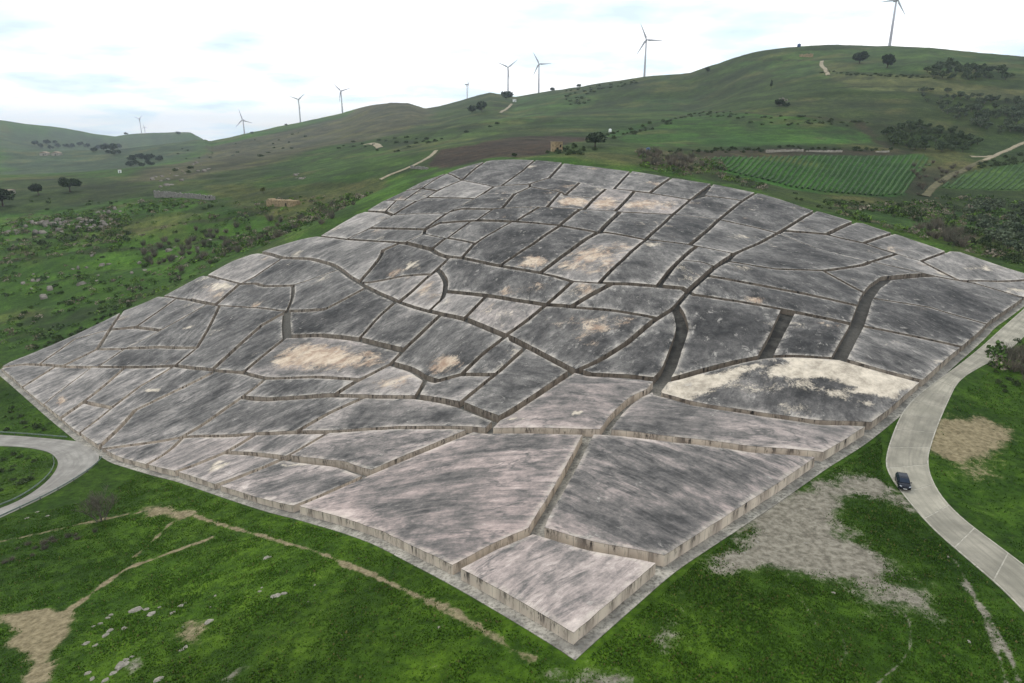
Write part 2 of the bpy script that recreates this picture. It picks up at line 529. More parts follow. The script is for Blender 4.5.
def build_faces():
    lines = [(list(BOUND) + [BOUND[0]], 0.0, True)] + [(list(p), w, False) for p, w in CR]
    segs = []
    for li, (p, w, bd) in enumerate(lines):
        for a, b in zip(p[:-1], p[1:]):
            segs.append([np.array(a, float), np.array(b, float), w, bd, li])
    # snap loose ends onto other lines
    for li, (p, w, bd) in enumerate(lines):
        if bd: continue
        for end in (0, -1):
            e = np.array(p[end], float)
            best, bp = 7.0, None
            for a, b, w2, bd2, lj in segs:
                if lj == li: continue
                t = np.clip(np.dot(e - a, b - a) / max(np.dot(b - a, b - a), 1e-9), 0, 1)
                q = a + t * (b - a)
                for v in (a, b):
                    if np.linalg.norm(q - v) < 2.0: q = v
                d = np.linalg.norm(q - e)
                if d < best: best, bp = d, q
            if bp is not None:
                p[end] = (bp[0], bp[1])
    segs = []
    for li, (p, w, bd) in enumerate(lines):
        for a, b in zip(p[:-1], p[1:]):
            segs.append((np.array(a, float), np.array(b, float), w, bd))
    # split at every crossing or touching point
    V_, key = [], {}
    def vid(q):
        for i, v in enumerate(V_):
            if abs(v[0]-q[0]) < 1.0 and abs(v[1]-q[1]) < 1.0 and math.hypot(v[0]-q[0], v[1]-q[1]) < 1.0: return i
        V_.append((q[0], q[1])); return len(V_) - 1
    cuts = [[(0.0, s[0]), (1.0, s[1])] for s in segs]
    for i, s in enumerate(segs):
        d1 = s[1] - s[0]
        for j, u in enumerate(segs):
            if i == j: continue
            for q in (u[0], u[1]):                      # ends that touch this segment
                t = np.dot(q - s[0], d1) / max(np.dot(d1, d1), 1e-9)
                if 0 < t < 1 and np.linalg.norm(s[0] + t * d1 - q) < 0.9:
                    cuts[i].append((t, q))
            d2 = u[1] - u[0]
            den = d1[0]*d2[1] - d1[1]*d2[0]
            if abs(den) < 1e-9: continue
            r = u[0] - s[0]
            t = (r[0]*d2[1] - r[1]*d2[0]) / den
            k = (r[0]*d1[1] - r[1]*d1[0]) / den
            if 0 < t < 1 and 0 < k < 1:
                cuts[i].append((t, s[0] + t * d1))
    E = {}
    for s, c in zip(segs, cuts):
        c.sort(key=lambda k: k[0])
        ids = [vid(q) for _, q in c]
        for a, b in zip(ids[:-1], ids[1:]):
            if a == b: continue
            k = (min(a, b), max(a, b))
            if k not in E or s[3]: E[k] = (s[2], s[3])
    # drop dead ends
    while True:
        deg = {}
        for a, b in E: deg[a] = deg.get(a, 0) + 1; deg[b] = deg.get(b, 0) + 1
        dead = [k for k in E if deg[k[0]] == 1 or deg[k[1]] == 1]
        if not dead: break
        for k in dead: del E[k]
    nb = {}
    for a, b in E:
        nb.setdefault(a, []).append(b); nb.setdefault(b, []).append(a)
    ang = lambda a, b: math.atan2(V_[b][1]-V_[a][1], V_[b][0]-V_[a][0])
    for a in nb: nb[a].sort(key=lambda b: ang(a, b))
    seen, faces = set(), []
    for a in nb:
        for b in nb[a]:
            if (a, b) in seen: continue
            f, u, v = [], a, b
            while (u, v) not in seen:
                seen.add((u, v)); f.append(u)
                l = nb[v]; w = l[(l.index(u) - 1) % len(l)]
                u, v = v, w
            area = 0.5 * sum(V_[f[i]][0]*V_[f[(i+1) % len(f)]][1] - V_[f[(i+1) % len(f)]][0]*V_[f[i]][1] for i in range(len(f)))
            faces.append((area, f))
    return V_, E, faces

# ------------------------------------------------------------------ noise for relief
_perm = rng.random((256, 256))
def vnoise(x, y):
    x = np.asarray(x, float); y = np.asarray(y, float)
    xi = np.floor(x).astype(int); yi = np.floor(y).astype(int)
    fx = x - xi; fy = y - yi
    fx = fx*fx*(3-2*fx); fy = fy*fy*(3-2*fy)
    g = lambda a, b: _perm[a & 255, b & 255]
    return (g(xi, yi)*(1-fx) + g(xi+1, yi)*fx)*(1-fy) + (g(xi, yi+1)*(1-fx) + g(xi+1, yi+1)*fx)*fy
def fbm(x, y, o=4):
    s, a, t = 0.0, 1.0, 0.0
    for k in range(o):
        s = s + a*(vnoise(x*2**k + 17.3*k, y*2**k + 5.1*k) - 0.5); t += a; a *= 0.5
    return s / t * 2

def sdist(px, py, poly):
    """signed distance to a closed polygon in metres, positive inside"""
    px = np.asarray(px, float); py = np.asarray(py, float)
    d = np.full(px.shape, 1e9); inside = np.zeros(px.shape, bool)
    n = len(poly)
    for i in range(n):
        ax, ay = poly[i][0], poly[i][1]; bx, by = poly[(i+1) % n][0], poly[(i+1) % n][1]
        ex, ey = bx-ax, by-ay
        t = np.clip(((px-ax)*ex + (py-ay)*ey) / max(ex*ex+ey*ey, 1e-12), 0, 1)
        d = np.minimum(d, np.hypot(px-ax-t*ex, py-ay-t*ey))
        c = ((ay > py) != (by > py)) & (px < (bx-ax)*(py-ay)/((by-ay) if by != ay else 1e-12) + ax)
        inside ^= c
    return np.where(inside, d, -d)

def near_sd(x, y, poly, margin):
    """signed distance, worked out only near the polygon"""
    poly = np.asarray(poly, float)
    mn, mx = poly.min(0)-margin, poly.max(0)+margin
    k = (x > mn[0]) & (x < mx[0]) & (y > mn[1]) & (y < mx[1])
    out = np.full(np.shape(x), -1e9)
    if np.any(k): out[k] = sdist(x[k], y[k], poly)
    return out

def ldist(px, py, line):
    px = np.asarray(px, float); py = np.asarray(py, float)
    d = np.full(px.shape, 1e9)
    for a, b in zip(line[:-1], line[1:]):
        ex, ey = b[0]-a[0], b[1]-a[1]
        t = np.clip(((px-a[0])*ex + (py-a[1])*ey) / max(ex*ex+ey*ey, 1e-12), 0, 1)
        d = np.minimum(d, np.hypot(px-a[0]-t*ex, py-a[1]-t*ey))
    return d

def smooth(x, a, b):
    t = np.clip((np.asarray(x, float)-a)/(b-a), 0, 1)
    return t*t*(3-2*t)

def resample(pts, n):
    pts = np.asarray(pts, float)
    s = np.concatenate([[0], np.cumsum(np.linalg.norm(np.diff(pts, axis=0), axis=1))])
    t = np.linspace(0, s[-1], n)
    return np.stack([np.interp(t, s, pts[:, k]) for k in range(pts.shape[1])], -1)

def soften(pts, it=2):
    pts = np.asarray(pts, float)
    for _ in range(it):
        q = [pts[0]]
        for a, b in zip(pts[:-1], pts[1:]):
            q += [0.75*a+0.25*b, 0.25*a+0.75*b]
        q.append(pts[-1]); pts = np.array(q)
    return pts

# ------------------------------------------------------------------ outlines on the ground
def HB(x, y):
    """height of the blocks: lower up the slope"""
    return 1.55 - 0.38*smooth(np.hypot(x, y), 80, 220)
BW = hit(BOUND, HB)[:, :2]                                   # outline of the block field
def offset_out(poly, d):
    poly = np.asarray(poly, float); n = len(poly)
    a = 0.5*np.sum(poly[:, 0]*np.roll(poly[:, 1], -1) - np.roll(poly[:, 0], -1)*poly[:, 1])
    sg = 1 if a > 0 else -1
    out = []
    for i in range(n):
        p, c, q = poly[i-1], poly[i], poly[(i+1) % n]
        e1 = (c-p)/max(np.linalg.norm(c-p), 1e-9); e2 = (q-c)/max(np.linalg.norm(q-c), 1e-9)
        n1 = np.array([e1[1], -e1[0]])*sg; n2 = np.array([e2[1], -e2[0]])*sg
        m = n1+n2; m /= max(np.linalg.norm(m), 1e-6)
        k = d/max(np.dot(m, n1), 0.45)
        out.append(c + m*k)
    return np.array(out)
FLOOR = offset_out(BW, 1.35)

ROAD_L = [(1100,235),(1060,272),(1024,309),(1003,327),(978,350),(953,370),(928,387),(905,407),(893,432),(884.5,460),(888,474),(905,497),(930,527),(968,560),(1003,590),(1024,612),(1062,652)]
ROAD_R = [(1120,252),(1075,290),(1024,336),(1005,355),(980,367),(958,381),(948,402),(938,425),(929,452),(928,462),(930,475),(940,495),(960,517),(993,542),(1024,565),(1070,603)]
HAIR_O = [(-60,430),(0,435),(32,437),(65,440),(82,442),(95,449),(100.5,457),(95,466),(75,480),(45,497),(12,512.5),(0,518),(-50,541)]
HAIR_I = [(-60,445),(0,446),(25,447),(47,451),(56,457),(59,465),(52,477),(37,490),(17,502),(0,508.5),(-50,528)]
def strip_edges(le, re, n):
    l = resample(soften(hit(le)[:, :2]), n); r = resample(soften(hit(re)[:, :2]), n)
    return l, r
RL, RR = strip_edges(ROAD_L, ROAD_R, 160)
HO, HI = strip_edges(HAIR_O, HAIR_I, 90)
ROADP = np.vstack([RL, RR[::-1]])
HAIRP = np.vstack([HO, HI[::-1]])

# ------------------------------------------------------------------ relief of the ground
LEFTHILL = hit([(5,350),(120,300),(215,262),(300,230),(360,200),(395,178),(330,160),(210,165),(120,185),(0,215)])[:, :2]
def relief(x, y):
    x = np.asarray(x, float); y = np.asarray(y, float)
    r = np.hypot(x, y)
    near = smooth(r, 40, 400)
    h = 0.10*fbm(x/3.0, y/3.0, 3) + 0.22*fbm(x/11.0, y/11.0, 3)
    h = h + near*(1.1*fbm(x/35.0, y/35.0, 4)) + smooth(r, 300, 1200)*5.0*fbm(x/160.0+3, y/160.0, 5)
    lh = smooth(near_sd(x, y, LEFTHILL, 1), 0, 60)
    terr = fbm(x/60.0+9, y/28.0, 4)
    h = h + lh*(2.2*terr + 1.2*np.abs(fbm(x/16.0, y/10.0, 3)))
    return h
_fit_ridge(relief)

def keepout(x, y):
    """1 where the ground may be rough, 0 under the concrete and the roads"""
    k = smooth(-near_sd(np.atleast_1d(x), np.atleast_1d(y), FLOOR, 6), 0.3, 4.0)
    k = np.minimum(k, smooth(-near_sd(np.atleast_1d(x), np.atleast_1d(y), ROADP, 6), 0.3, 4.0))
    k = np.minimum(k, smooth(-near_sd(np.atleast_1d(x), np.atleast_1d(y), HAIRP, 6), 0.3, 4.0))
    return k
def surface(x, y):
    return ground(x, y) + relief(x, y)*keepout(x, y)

# ------------------------------------------------------------------ colours of the ground, in world space
def W(*pts): return hit(pts)[:, :2]
ZONES = [  # polygon, base colour, edge softness in metres
 (W((-20,200),(0,180),(120,175),(215,150),(330,118),(420,108),(520,92),(600,82),(700,72),(745,55),(800,47),(1024,57),(1060,120),(1060,230),(960,250),(815,208),(700,178),(500,155),(400,175),(330,182),(220,190),(100,200),(-20,215)), s2l(46,61,28), 10),
 (W((120,182),(210,147),(300,128),(345,116),(440,106),(430,122),(370,140),(330,146),(250,165),(190,178)), s2l(66,66,50), 25),
 (W((0,150),(0,128),(60,132),(120,137),(200,140),(205,143),(150,165),(60,172),(0,178)), s2l(56,72,52), 40),
 (W((330,146),(372,140),(400,152),(440,152),(400,170),(340,186),(250,190),(270,165)), s2l(46,68,26), 8),
 (W((200,185),(270,186),(370,180),(395,183),(330,212),(270,222),(225,205)), s2l(64,72,36), 8),
 (W((428,166),(440,151),(475,146),(500,139),(530,136),(560,136),(590,137.5),(585,141),(560,146),(545,155),(520,157),(490,157.5),(450,168)), s2l(52,43,36), 3),
 (W((440,130),(500,117),(530,124),(490,136),(440,148),(410,148)), s2l(54,72,36), 5),
 (W((505,113),(520,98),(560,92),(600,100),(560,112),(530,123)), s2l(52,74,36), 5),
 (W((540,122),(640,98),(700,95),(712,108),(660,124),(590,135),(560,134)), s2l(47,66,31), 6),
 (W((604,135),(700,112),(790,118),(870,124),(880,142),(760,146),(650,146)), s2l(47,75,28), 5),
 (W((705,157),(925,153),(930,164),(905,196),(870,197),(820,193),(760,183),(715,171)), s2l(46,82,28), 2),
 (W((938,188),(972,170),(1024,163),(1060,165),(1060,190)), s2l(58,84,40), 3),
 (W((690,150),(890,147),(925,152),(705,157)), s2l(56,52,40), 2),
 (W((780,108),(850,95),(960,110),(985,130),(880,135),(800,118)), s2l(48,60,32), 10),
 (W((740,62),(800,50),(880,48),(1024,60),(1024,70),(930,80),(840,80),(760,78)), s2l(52,72,36), 10),
 (W((830,75),(950,82),(1024,90),(1024,100),(940,95),(850,90)), s2l(70,76,50), 10),
 (W((840,210),(880,205),(1024,215),(1060,240),(1040,275),(960,250)), s2l(42,66,26), 6),
 (W((640,148),(715,158),(720,172),(690,172),(640,163)), s2l(66,66,48), 4),
 (W((900,192),(930,165),(960,160),(975,165),(940,185),(925,196)), s2l(58,60,42), 4),
]
VINEZ = ZONES[10][0]; PLOUGH = ZONES[5][0]
SOIL = [  # bare earth with ragged edges: polygon, softness, strength, colour index (0 grey, 1 ochre)
 (W((702,574),(728,547),(764,512),(800,492),(848,480),(878,470),(889,477),(905,497),(912,508),(880,503),(850,500),(838,514),(856,540),(884,560),(905,578),(880,580),(850,580),(815,574),(770,570),(730,582)), 2.2, 1.0, 0),
 (W((830,560),(870,560),(920,590),(965,632),(940,624),(905,606),(870,600),(835,585)), 3.0, 0.66, 0),
 (W((934,428),(950,414),(985,418),(1004,430),(1000,440),(982,456),(950,459),(930,447)), 2.0, 0.9, 1),
 (W((950,462),(985,458),(995,478),(965,490)), 2.5, 0.5, 1),
 (W((0,616),(25,609),(55,607),(76,609),(70,624),(71,634),(56,650),(52,683),(18,690),(28,655),(4,645),(14,633),(0,626)), 0.9, 1.0, 1),
 (W((145,508),(175,506),(195,513),(180,520),(150,516)), 1.2, 0.9, 1),
 (W((215,683),(222,672),(245,664),(258,664),(240,676),(228,690)), 0.8, 0.8, 0),
 (W((120,665),(140,655),(150,662),(128,676)), 0.6, 0.6, 0),
 (W((170,640),(190,622),(205,626),(195,645)), 1.0, 0.6, 1),
 (W((540,675),(575,668),(620,672),(640,690),(560,695)), 1.6, 0.62, 0),
 (W((640,640),(665,615),(690,600),(700,612),(675,640),(655,655)), 2.2, 0.55, 0),
 (W((660,600),(690,582),(705,585),(690,600)), 1.6, 0.55, 0),
]
TRACK = [  # trodden lines: pixels, width in metres, strength, colour index
 ([(-20,546),(0,542),(50,532),(100,520),(145,511),(185,512),(215,522),(260,535),(310,548),(360,570),(400,587),(418,595)], 1.1, 0.85, 1),
 ([(418,595),(440,606),(470,622),(500,642),(530,660)], 1.4, 0.66, 1),
 ([(70,609),(90,594),(112,578),(130,566),(150,560),(185,547),(212,537)], 1.3, 0.9, 1),
 ([(135,556),(150,543),(172,522)], 0.7, 0.75, 1),
 ([(955,560),(975,597),(990,630),(1000,660),(1008,690)], 0.7, 0.72, 0),
 ([(962,583),(985,610),(1003,640),(1018,680)], 0.7, 0.7, 0),
 ([(872,582),(893,596),(907,616),(912,640),(905,660),(885,676),(870,690)], 0.30, 0.62, 0),
 ([(788,575),(797,593),(810,612),(817,628)], 0.30, 0.55, 0),
 ([(832,622),(843,640),(848,655),(835,665)], 0.30, 0.5, 0),
]
TRACKW = [(soften(W(*p)), w, s, c) for p, w, s, c in TRACK]
GRASS_NEAR = np.array(s2l(51,76,17)); GRASS_FAR = np.array(s2l(50,79,22))

HEDGE = [  # scrubby field boundaries: pixels, width in metres, colour
 ([(604,141),(640,131),(690,115),(714,109)], 7, s2l(36,50,24)), ([(700,112),(760,116),(820,119),(885,126)], 6, s2l(48,50,34)), ([(420,150),(460,136),(505,113),(512,104)], 6, s2l(44,56,30)),
 ([(505,117),(535,124),(560,113),(640,97),(720,93),(780,92)], 8, s2l(42,56,30)), ([(560,100),(620,92),(690,84),(745,78)], 9, s2l(46,56,32)), ([(830,73),(900,75),(960,80)], 10, s2l(42,52,30)),
 ([(760,98),(830,90),(930,86)], 8, s2l(44,54,30)), ([(640,151),(720,149),(890,149),(925,151)], 4, s2l(36,46,24)), ([(205,184),(270,180),(340,176),(400,166)], 6, s2l(38,56,24)), ([(240,176),(300,166),(340,150)], 8, s2l(42,56,28)),
 ([(720,66),(790,60),(850,58)], 10, s2l(46,54,32)), ([(860,125),(880,142),(900,152)], 7, s2l(46,44,32)), ([(700,174),(760,186),(815,205),(870,216)], 4, s2l(40,50,26)), ([(905,196),(960,192),(1030,191)], 4, s2l(34,48,22)),
 ([(20,240),(90,236),(180,226),(260,214)], 7, s2l(40,48,28)), ([(0,262),(80,252),(160,246),(230,236)], 5, s2l(42,52,28)), ([(40,285),(110,270),(170,262)], 4, s2l(38,52,24)), ([(0,205),(60,208),(150,204),(230,200)], 6, s2l(44,60,28)),
]
HEDGEW = [(soften(W(*p)), w, np.array(c)) for p, w, c in HEDGE]

def ground_tint(x, y):
    r = np.hypot(x, y)
    k = smooth(r, 150, 420)[:, None]
    c = GRASS_NEAR*(1-k) + GRASS_FAR*k
    v = fbm(x/25.0, y/25.0, 4)[:, None]; u = fbm(x/70.0+40, y/70.0, 3)[:, None]
    for poly, rgb, soft in ZONES:
        sd0 = near_sd(x, y, poly, soft*2)
        if sd0.max() < -1e8: continue
        m = smooth(sd0 + soft*0.9*fbm(x/(soft*2.5), y/(soft*2.5), 3), -soft*0.5, soft*0.5)[:, None]
        c = c*(1-m) + np.array(rgb)*m
    c = c*(1 + 0.30*v) * (1 + 0.28*u*np.array([1.3, 1.0, 0.5]))
    # scrubby, rougher growth on the uncut slopes
    far = smooth(r, 190, 330)
    sc = smooth(fbm(x/38.0+5, y/52.0, 4) + 0.5*fbm(x/9.0, y/14.0, 3), 0.10, 0.45)*far
    sc = sc*(1-smooth(r, 1200, 2200)*0.6)
    for poly in (VINEZ, PLOUGH):
        sc = sc*(1-smooth(near_sd(x, y, poly, 2), -1, 1))
    sc = (0.62*sc)[:, None]
    c = c*(1-sc) + np.array(s2l(42,50,30))*sc
    zz = _GZ if len(x) == len(_GZ) else ground(x, y)
    band = fbm(zz/3.2, (x+y)/170.0, 3)
    c = c*(1 + 0.42*far*(1-smooth(r, 1300, 2400)*0.5)*band)[:, None]
    for line, w_, rgb in HEDGEW:
        k = (x > line[:, 0].min()-w_*2) & (x < line[:, 0].max()+w_*2) & (y > line[:, 1].min()-w_*2) & (y < line[:, 1].max()+w_*2)
        if not k.any(): continue
        dd = ldist(x[k], y[k], line) + w_*0.7*fbm(x[k]/9.0, y[k]/9.0, 3)
        m = (0.9*(1-smooth(dd, w_*0.25, w_*0.7)))[:, None]
        c[k] = c[k]*(1-m) + rgb*m
    dry = (0.55*smooth(fbm(x/55.0+31, y/40.0+7, 4), 0.12, 0.5)*far)[:, None]
    c = c*(1-dry) + np.array(s2l(84,84,52))*dry
    return np.clip(c, 0.004, 1)

def ground_soil(x, y):
    g = np.zeros(x.shape); o = np.zeros(x.shape)
    for poly, soft, st, ci in SOIL:
        m = st*0.9*smooth(near_sd(x, y, poly, soft*3) + soft*(0.9*fbm(x/3.0, y/3.0, 3) + 1.4*fbm(x/9.0+4, y/9.0, 3)), -soft*1.6, soft*2.0)
        if ci == 0: g = np.maximum(g, m)
        else: o = np.maximum(o, m)
    for line, w, st, ci in TRACKW:
        k = (np.abs(x-line[:, 0].mean()) < np.ptp(line[:, 0])+5) & (np.abs(y-line[:, 1].mean()) < np.ptp(line[:, 1])+5)
        m = np.zeros(x.shape)
        m[k] = st*0.74*(1-smooth(ldist(x[k], y[k], line) + w*0.55*fbm(x[k]/2.0, y[k]/2.0, 4), w*0.02, w*0.7))
        if ci == 0: g = np.maximum(g, m)
        else: o = np.maximum(o, m)
    return g, o

# ------------------------------------------------------------------ ground sheet
def build_ground():
    fine = np.radians(np.linspace(-47, 47, 520))
    side = np.radians(np.linspace(47, 313, 60)[1:-1])
    ang = np.concatenate([fine, side])                    # full turn round the site, finest where the photograph looks
    rad = np.concatenate([[6, 20, 34], np.geomspace(44, 420, 360), np.geomspace(424, 2600, 290)[0:], np.geomspace(2700, 14000, 16)])
    A, R = np.meshgrid(ang, rad)
    X = R*np.sin(A); Y = R*np.cos(A)
    x = X.ravel(); y = Y.ravel()
    fl = near_sd(x, y, FLOOR, 6)
    rd = np.maximum(near_sd(x, y, ROADP, 6), near_sd(x, y, HAIRP, 6))
    z = ground(x, y) + relief(x, y)*np.minimum(smooth(-fl, 0.3, 4), smooth(-rd, 0.3, 4))
    z = z - 0.7*smooth(fl, 0.25, 1.4) - 0.30*smooth(rd, 0.2, 1.0)
    # the lands beyond the far ridges sink away
    nr, na = R.shape
    v = np.stack([x, y, z], -1)
    idx = np.arange(nr*na).reshape(nr, na)
    a = idx[:-1, :]; b = np.roll(idx, -1, 1)[:-1, :]; c = np.roll(idx, -1, 1)[1:, :]; d = idx[1:, :]
    f = np.stack([a, d, c, b], -1).reshape(-1, 4)
    v = np.vstack([v, [[0, 0, float(ground(0, 0))]]])
    me = bpy.data.meshes.new("ground")
    cap = [(int(idx[0, i]), int(idx[0, (i+1) % na]), len(v)-1) for i in range(na)]
    me.vertices.add(len(v)); me.vertices.foreach_set('co', v.ravel())
    nl = f.size + 3*len(cap)
    me.loops.add(nl)
    me.loops.foreach_set('vertex_index', np.concatenate([f.ravel(), np.array(cap).ravel()]).astype(np.int32))
    me.polygons.add(len(f) + len(cap))
    st = np.concatenate([np.arange(len(f))*4, f.size + np.arange(len(cap))*3]).astype(np.int32)
    me.polygons.foreach_set('loop_start', st)
    me.polygons.foreach_set('use_smooth', [True]*(len(f)+len(cap)))
    me.update(calc_edges=True)
    global _GZ
    _GZ = v[:, 2]
    tint = ground_tint(v[:, 0], v[:, 1])
    g, o = ground_soil(v[:, 0], v[:, 1])
    cattr(me, 'tint', tint); fattr(me, 'soil_grey', g); fattr(me, 'soil_ochre', o)
    return me

def mat_ground():
    t = NT("ground_cover")
    p = t.pos()
    tint = t.attr('tint', 'Color')
    n1 = t.noise(p, 0.9, 6, 0.65); n2 = t.noise(p, 0.16, 5, 0.6); n3 = t.noise(p, 4.5, 4, 0.6)
    c = t.mix(t.ramp(n2, 0.35, 0.68), t.mix(1.0, tint, (0.72, 0.76, 0.68), 'MULTIPLY'), t.mix(1.0, tint, (1.30, 1.18, 1.10), 'MULTIPLY'))
    n4 = t.noise(p, 0.032, 8, 0.70)
    c = t.mix(t.ramp(n4, 0.34, 0.66), t.mix(1.0, c, (0.66, 0.70, 0.66), 'MULTIPLY'), t.mix(1.0, c, (1.26, 1.22, 1.15), 'MULTIPLY'))
    c = t.mix(t.ramp(n1, 0.3, 0.7), t.mix(1.0, c, (0.50, 0.56, 0.50), 'MULTIPLY'), t.mix(1.0, c, (1.40, 1.36, 1.3), 'MULTIPLY'))
    c = t.mix(t.ramp(n3, 0.62, 0.78, 0, 0.35), c, (0.10, 0.11, 0.045))
    rag = t.math('ADD', t.math('MULTIPLY', t.noise(p, 0.9, 10, 0.82), 1.6), t.math('MULTIPLY', t.noise(p, 0.16, 4, 0.6), 0.5))
    def soil(c, name, dark, light, k):
        m = t.ramp(t.math('ADD', t.attr(name), rag), 1.26, 1.62)
        s = t.mix(t.ramp(t.noise(p, 1.3, 6, 0.7), 0.3, 0.7), dark, light)
        return t.mix(m, c, s), m
    c, m1 = soil(c, 'soil_grey', s2l(88,83,73), s2l(140,134,121), 0)
    c, m2 = soil(c, 'soil_ochre', s2l(92,83,62), s2l(142,130,103), 1)
    t.color(c); t.rough(0.95)
    t.bsdf.inputs['Specular IOR Level'].default_value = 0.1
    t.bump(t.math('ADD', n1, t.math('MULTIPLY', n3, 0.6)), 0.6, 0.25)
    return t.m
M_GROUND = mat_ground()
g_obj = link("ground", build_ground(), M_GROUND)
tag(g_obj, kind='structure')

# ------------------------------------------------------------------ concrete
def mat_block():
    t = NT("weathered_concrete")
    uvn = t.n.new('ShaderNodeUVMap'); uvn.uv_map = 'flow'
    uv = uvn.outputs[0]
    tone = t.attr('tone'); pink = t.attr('pink'); patch = t.attr('patch'); ochre = t.attr('ochre'); edge = t.attr('edge'); wall = t.attr('wall')
    # dark growth washed down the slope in long smears over a blotchy ground
    s1 = t.noise(t.mapping(uv, (0.050, 0.22, 1)), 1.0, 8, 0.68, 1.5)
    s2 = t.noise(t.mapping(uv, (0.16, 0.95, 1), (5, 3, 0)), 1.0, 6, 0.7, 0.7)
    b1 = t.noise(t.mapping(uv, (0.070, 0.085, 1), (9, 2, 0)), 1.0, 7, 0.66, 0.4)
    b2 = t.noise(t.mapping(uv, (0.55, 0.75, 1)), 1.0, 8, 0.72)
    b3 = t.noise(t.mapping(uv, (0.20, 0.26, 1), (2, 6, 0)), 1.0, 8, 0.72, 0.5)
    old = t.attr('age_shade')
    sk = t.math('MULTIPLY_ADD', old, -0.82, 1.0)
    s1c = t.math('MULTIPLY_ADD', t.math('SUBTRACT', s1, 0.5), t.math('MULTIPLY', sk, 0.54), 0.20)
    s2c = t.math('MULTIPLY_ADD', t.math('SUBTRACT', s2, 0.5), t.math('MULTIPLY', sk, 0.22), 0.10)
    mixv = t.math('ADD', t.math('ADD', s1c, s2c),
                  t.math('ADD', t.math('MULTIPLY', b1, 0.60), t.math('MULTIPLY', t.math('ADD', b2, b3), 0.28)))
    b4 = t.noise(t.mapping(uv, (2.2, 3.2, 1), (7, 1, 0)), 1.0, 6, 0.75)
    mixv = t.math('ADD', mixv, t.math('MULTIPLY', t.math('SUBTRACT', b4, 0.5), 0.20))
    mv = t.math('MULTIPLY_ADD', t.math('SUBTRACT', mixv, 0.88), 1.28, 0.59)
    mv = t.math('ADD', mv, t.math('MULTIPLY', t.math('SUBTRACT', tone, 0.5), 0.62))
    mv = t.math('ADD', mv, t.math('MULTIPLY', edge, t.math('MULTIPLY', t.math('MULTIPLY', t.ramp(b3, 0.34, 0.58), t.math('MULTIPLY_ADD', old, 0.08, 0.08)), 1.0)))
    # thin dark veins of growth that branch down the slope
    vn = t.noise(t.mapping(uv, (0.075, 0.20, 1), (3, 9, 0)), 1.0, 5, 0.55, 2.2)
    vein = t.math('MULTIPLY', t.ramp(t.math('ABSOLUTE', t.math('SUBTRACT', vn, 0.5)), 0.0, 0.05, 1, 0), t.ramp(b1, 0.42, 0.62))
    mv = t.math('SUBTRACT', mv, t.math('MULTIPLY', vein, t.math('MULTIPLY_ADD', old, -0.07, 0.12)))
    cr = t.n.new('ShaderNodeValToRGB')
    e = cr.color_ramp.elements
    e[0].position = 0.30; e[0].color = s2l(42,42,42) + (1,)
    e[1].position = 0.88; e[1].color = s2l(190,184,176) + (1,)
    for pos, c in ((0.43, s2l(73,71,70)), (0.56, s2l(107,104,101)), (0.70, s2l(148,142,137))):
        k = e.new(pos); k.color = c + (1,)
    t.l.new(mv, cr.inputs[0])
    c = cr.outputs[0]
    c = t.mix(t.math('MULTIPLY', pink, t.ramp(mv, 0.42, 0.70)), c, t.mix(1.0, c, (1.14, 0.98, 0.975), 'MULTIPLY'))
    # pale places where the skin has come off, ragged and broken
    rg = t.noise(t.mapping(uv, (0.19, 0.30, 1), (1, 8, 0)), 1.0, 10, 0.80, 0.5)
    rag = t.math('ADD', t.math('MULTIPLY', t.math('SUBTRACT', rg, 0.5), 1.7), t.math('MULTIPLY', t.math('SUBTRACT', b4, 0.5), 0.5))
    pm = t.math('MULTIPLY', t.ramp(t.math('ADD', patch, rag), 0.38, 0.66), t.ramp(patch, 0.03, 0.2))
    om = t.math('MULTIPLY', t.ramp(t.math('ADD', ochre, rag), 0.36, 0.68), t.ramp(ochre, 0.03, 0.2))
    pale = t.mix(t.ramp(t.math('ADD', b2, b3), 0.7, 1.25), s2l(146,136,122), s2l(214,201,182))
    och = t.mix(t.ramp(b3, 0.35, 0.65), s2l(152,126,106), s2l(208,190,168))
    c = t.mix(t.math('MULTIPLY', om, 0.85), c, och)
    c = t.mix(t.math('MULTIPLY', pm, 0.86), c, pale)
    # small pale chips anywhere, more of them towards the rims; a bare lip along the rim
    cn = t.noise(t.mapping(uv, (0.26, 0.48, 1), (4, 4, 0)), 1.0, 10, 0.80, 0.4)
    chip = t.ramp(t.math('ADD', cn, t.math('ADD', t.math('MULTIPLY', edge, 0.05), t.math('MULTIPLY', old, 0.03))), 0.59, 0.69)
    c = t.mix(t.math('MULTIPLY', chip, 0.62), c, s2l(178,172,164))
    lip = t.math('MULTIPLY', t.ramp(edge, 0.45, 1.0), t.ramp(t.math('ADD', b3, t.math('MULTIPLY', b2, 0.6)), 0.66, 1.0, 0.0, 1.0))
    c = t.mix(t.math('MULTIPLY', lip, 0.62), c, s2l(180,171,158))
    # walls: board-marked, cream with black runs from the top edge
    un = t.n.new('ShaderNodeUVMap'); un.uv_map = 'face'
    fu = un.outputs[0]
    run = t.noise(t.mapping(fu, (1.25, 0.30, 1)), 1.0, 7, 0.75, 0.3)
    panel = t.noise(t.mapping(fu, (0.45, 0.02, 1), (3, 3, 0)), 1.0, 2, 0.4)
    sepf = t.n.new('ShaderNodeSeparateXYZ'); t.l.new(fu, sepf.inputs[0])
    hgt = sepf.outputs[1]
    joint = t.math('ABSOLUTE', t.math('SUBTRACT', t.math('FRACT', t.math('DIVIDE', sepf.outputs[0], 2.4)), 0.5))
    jm = t.ramp(joint, 0.0, 0.022, 1, 0)
    wc = t.mix(t.ramp(panel, 0.30, 0.70), s2l(176,161,147), s2l(212,197,179))
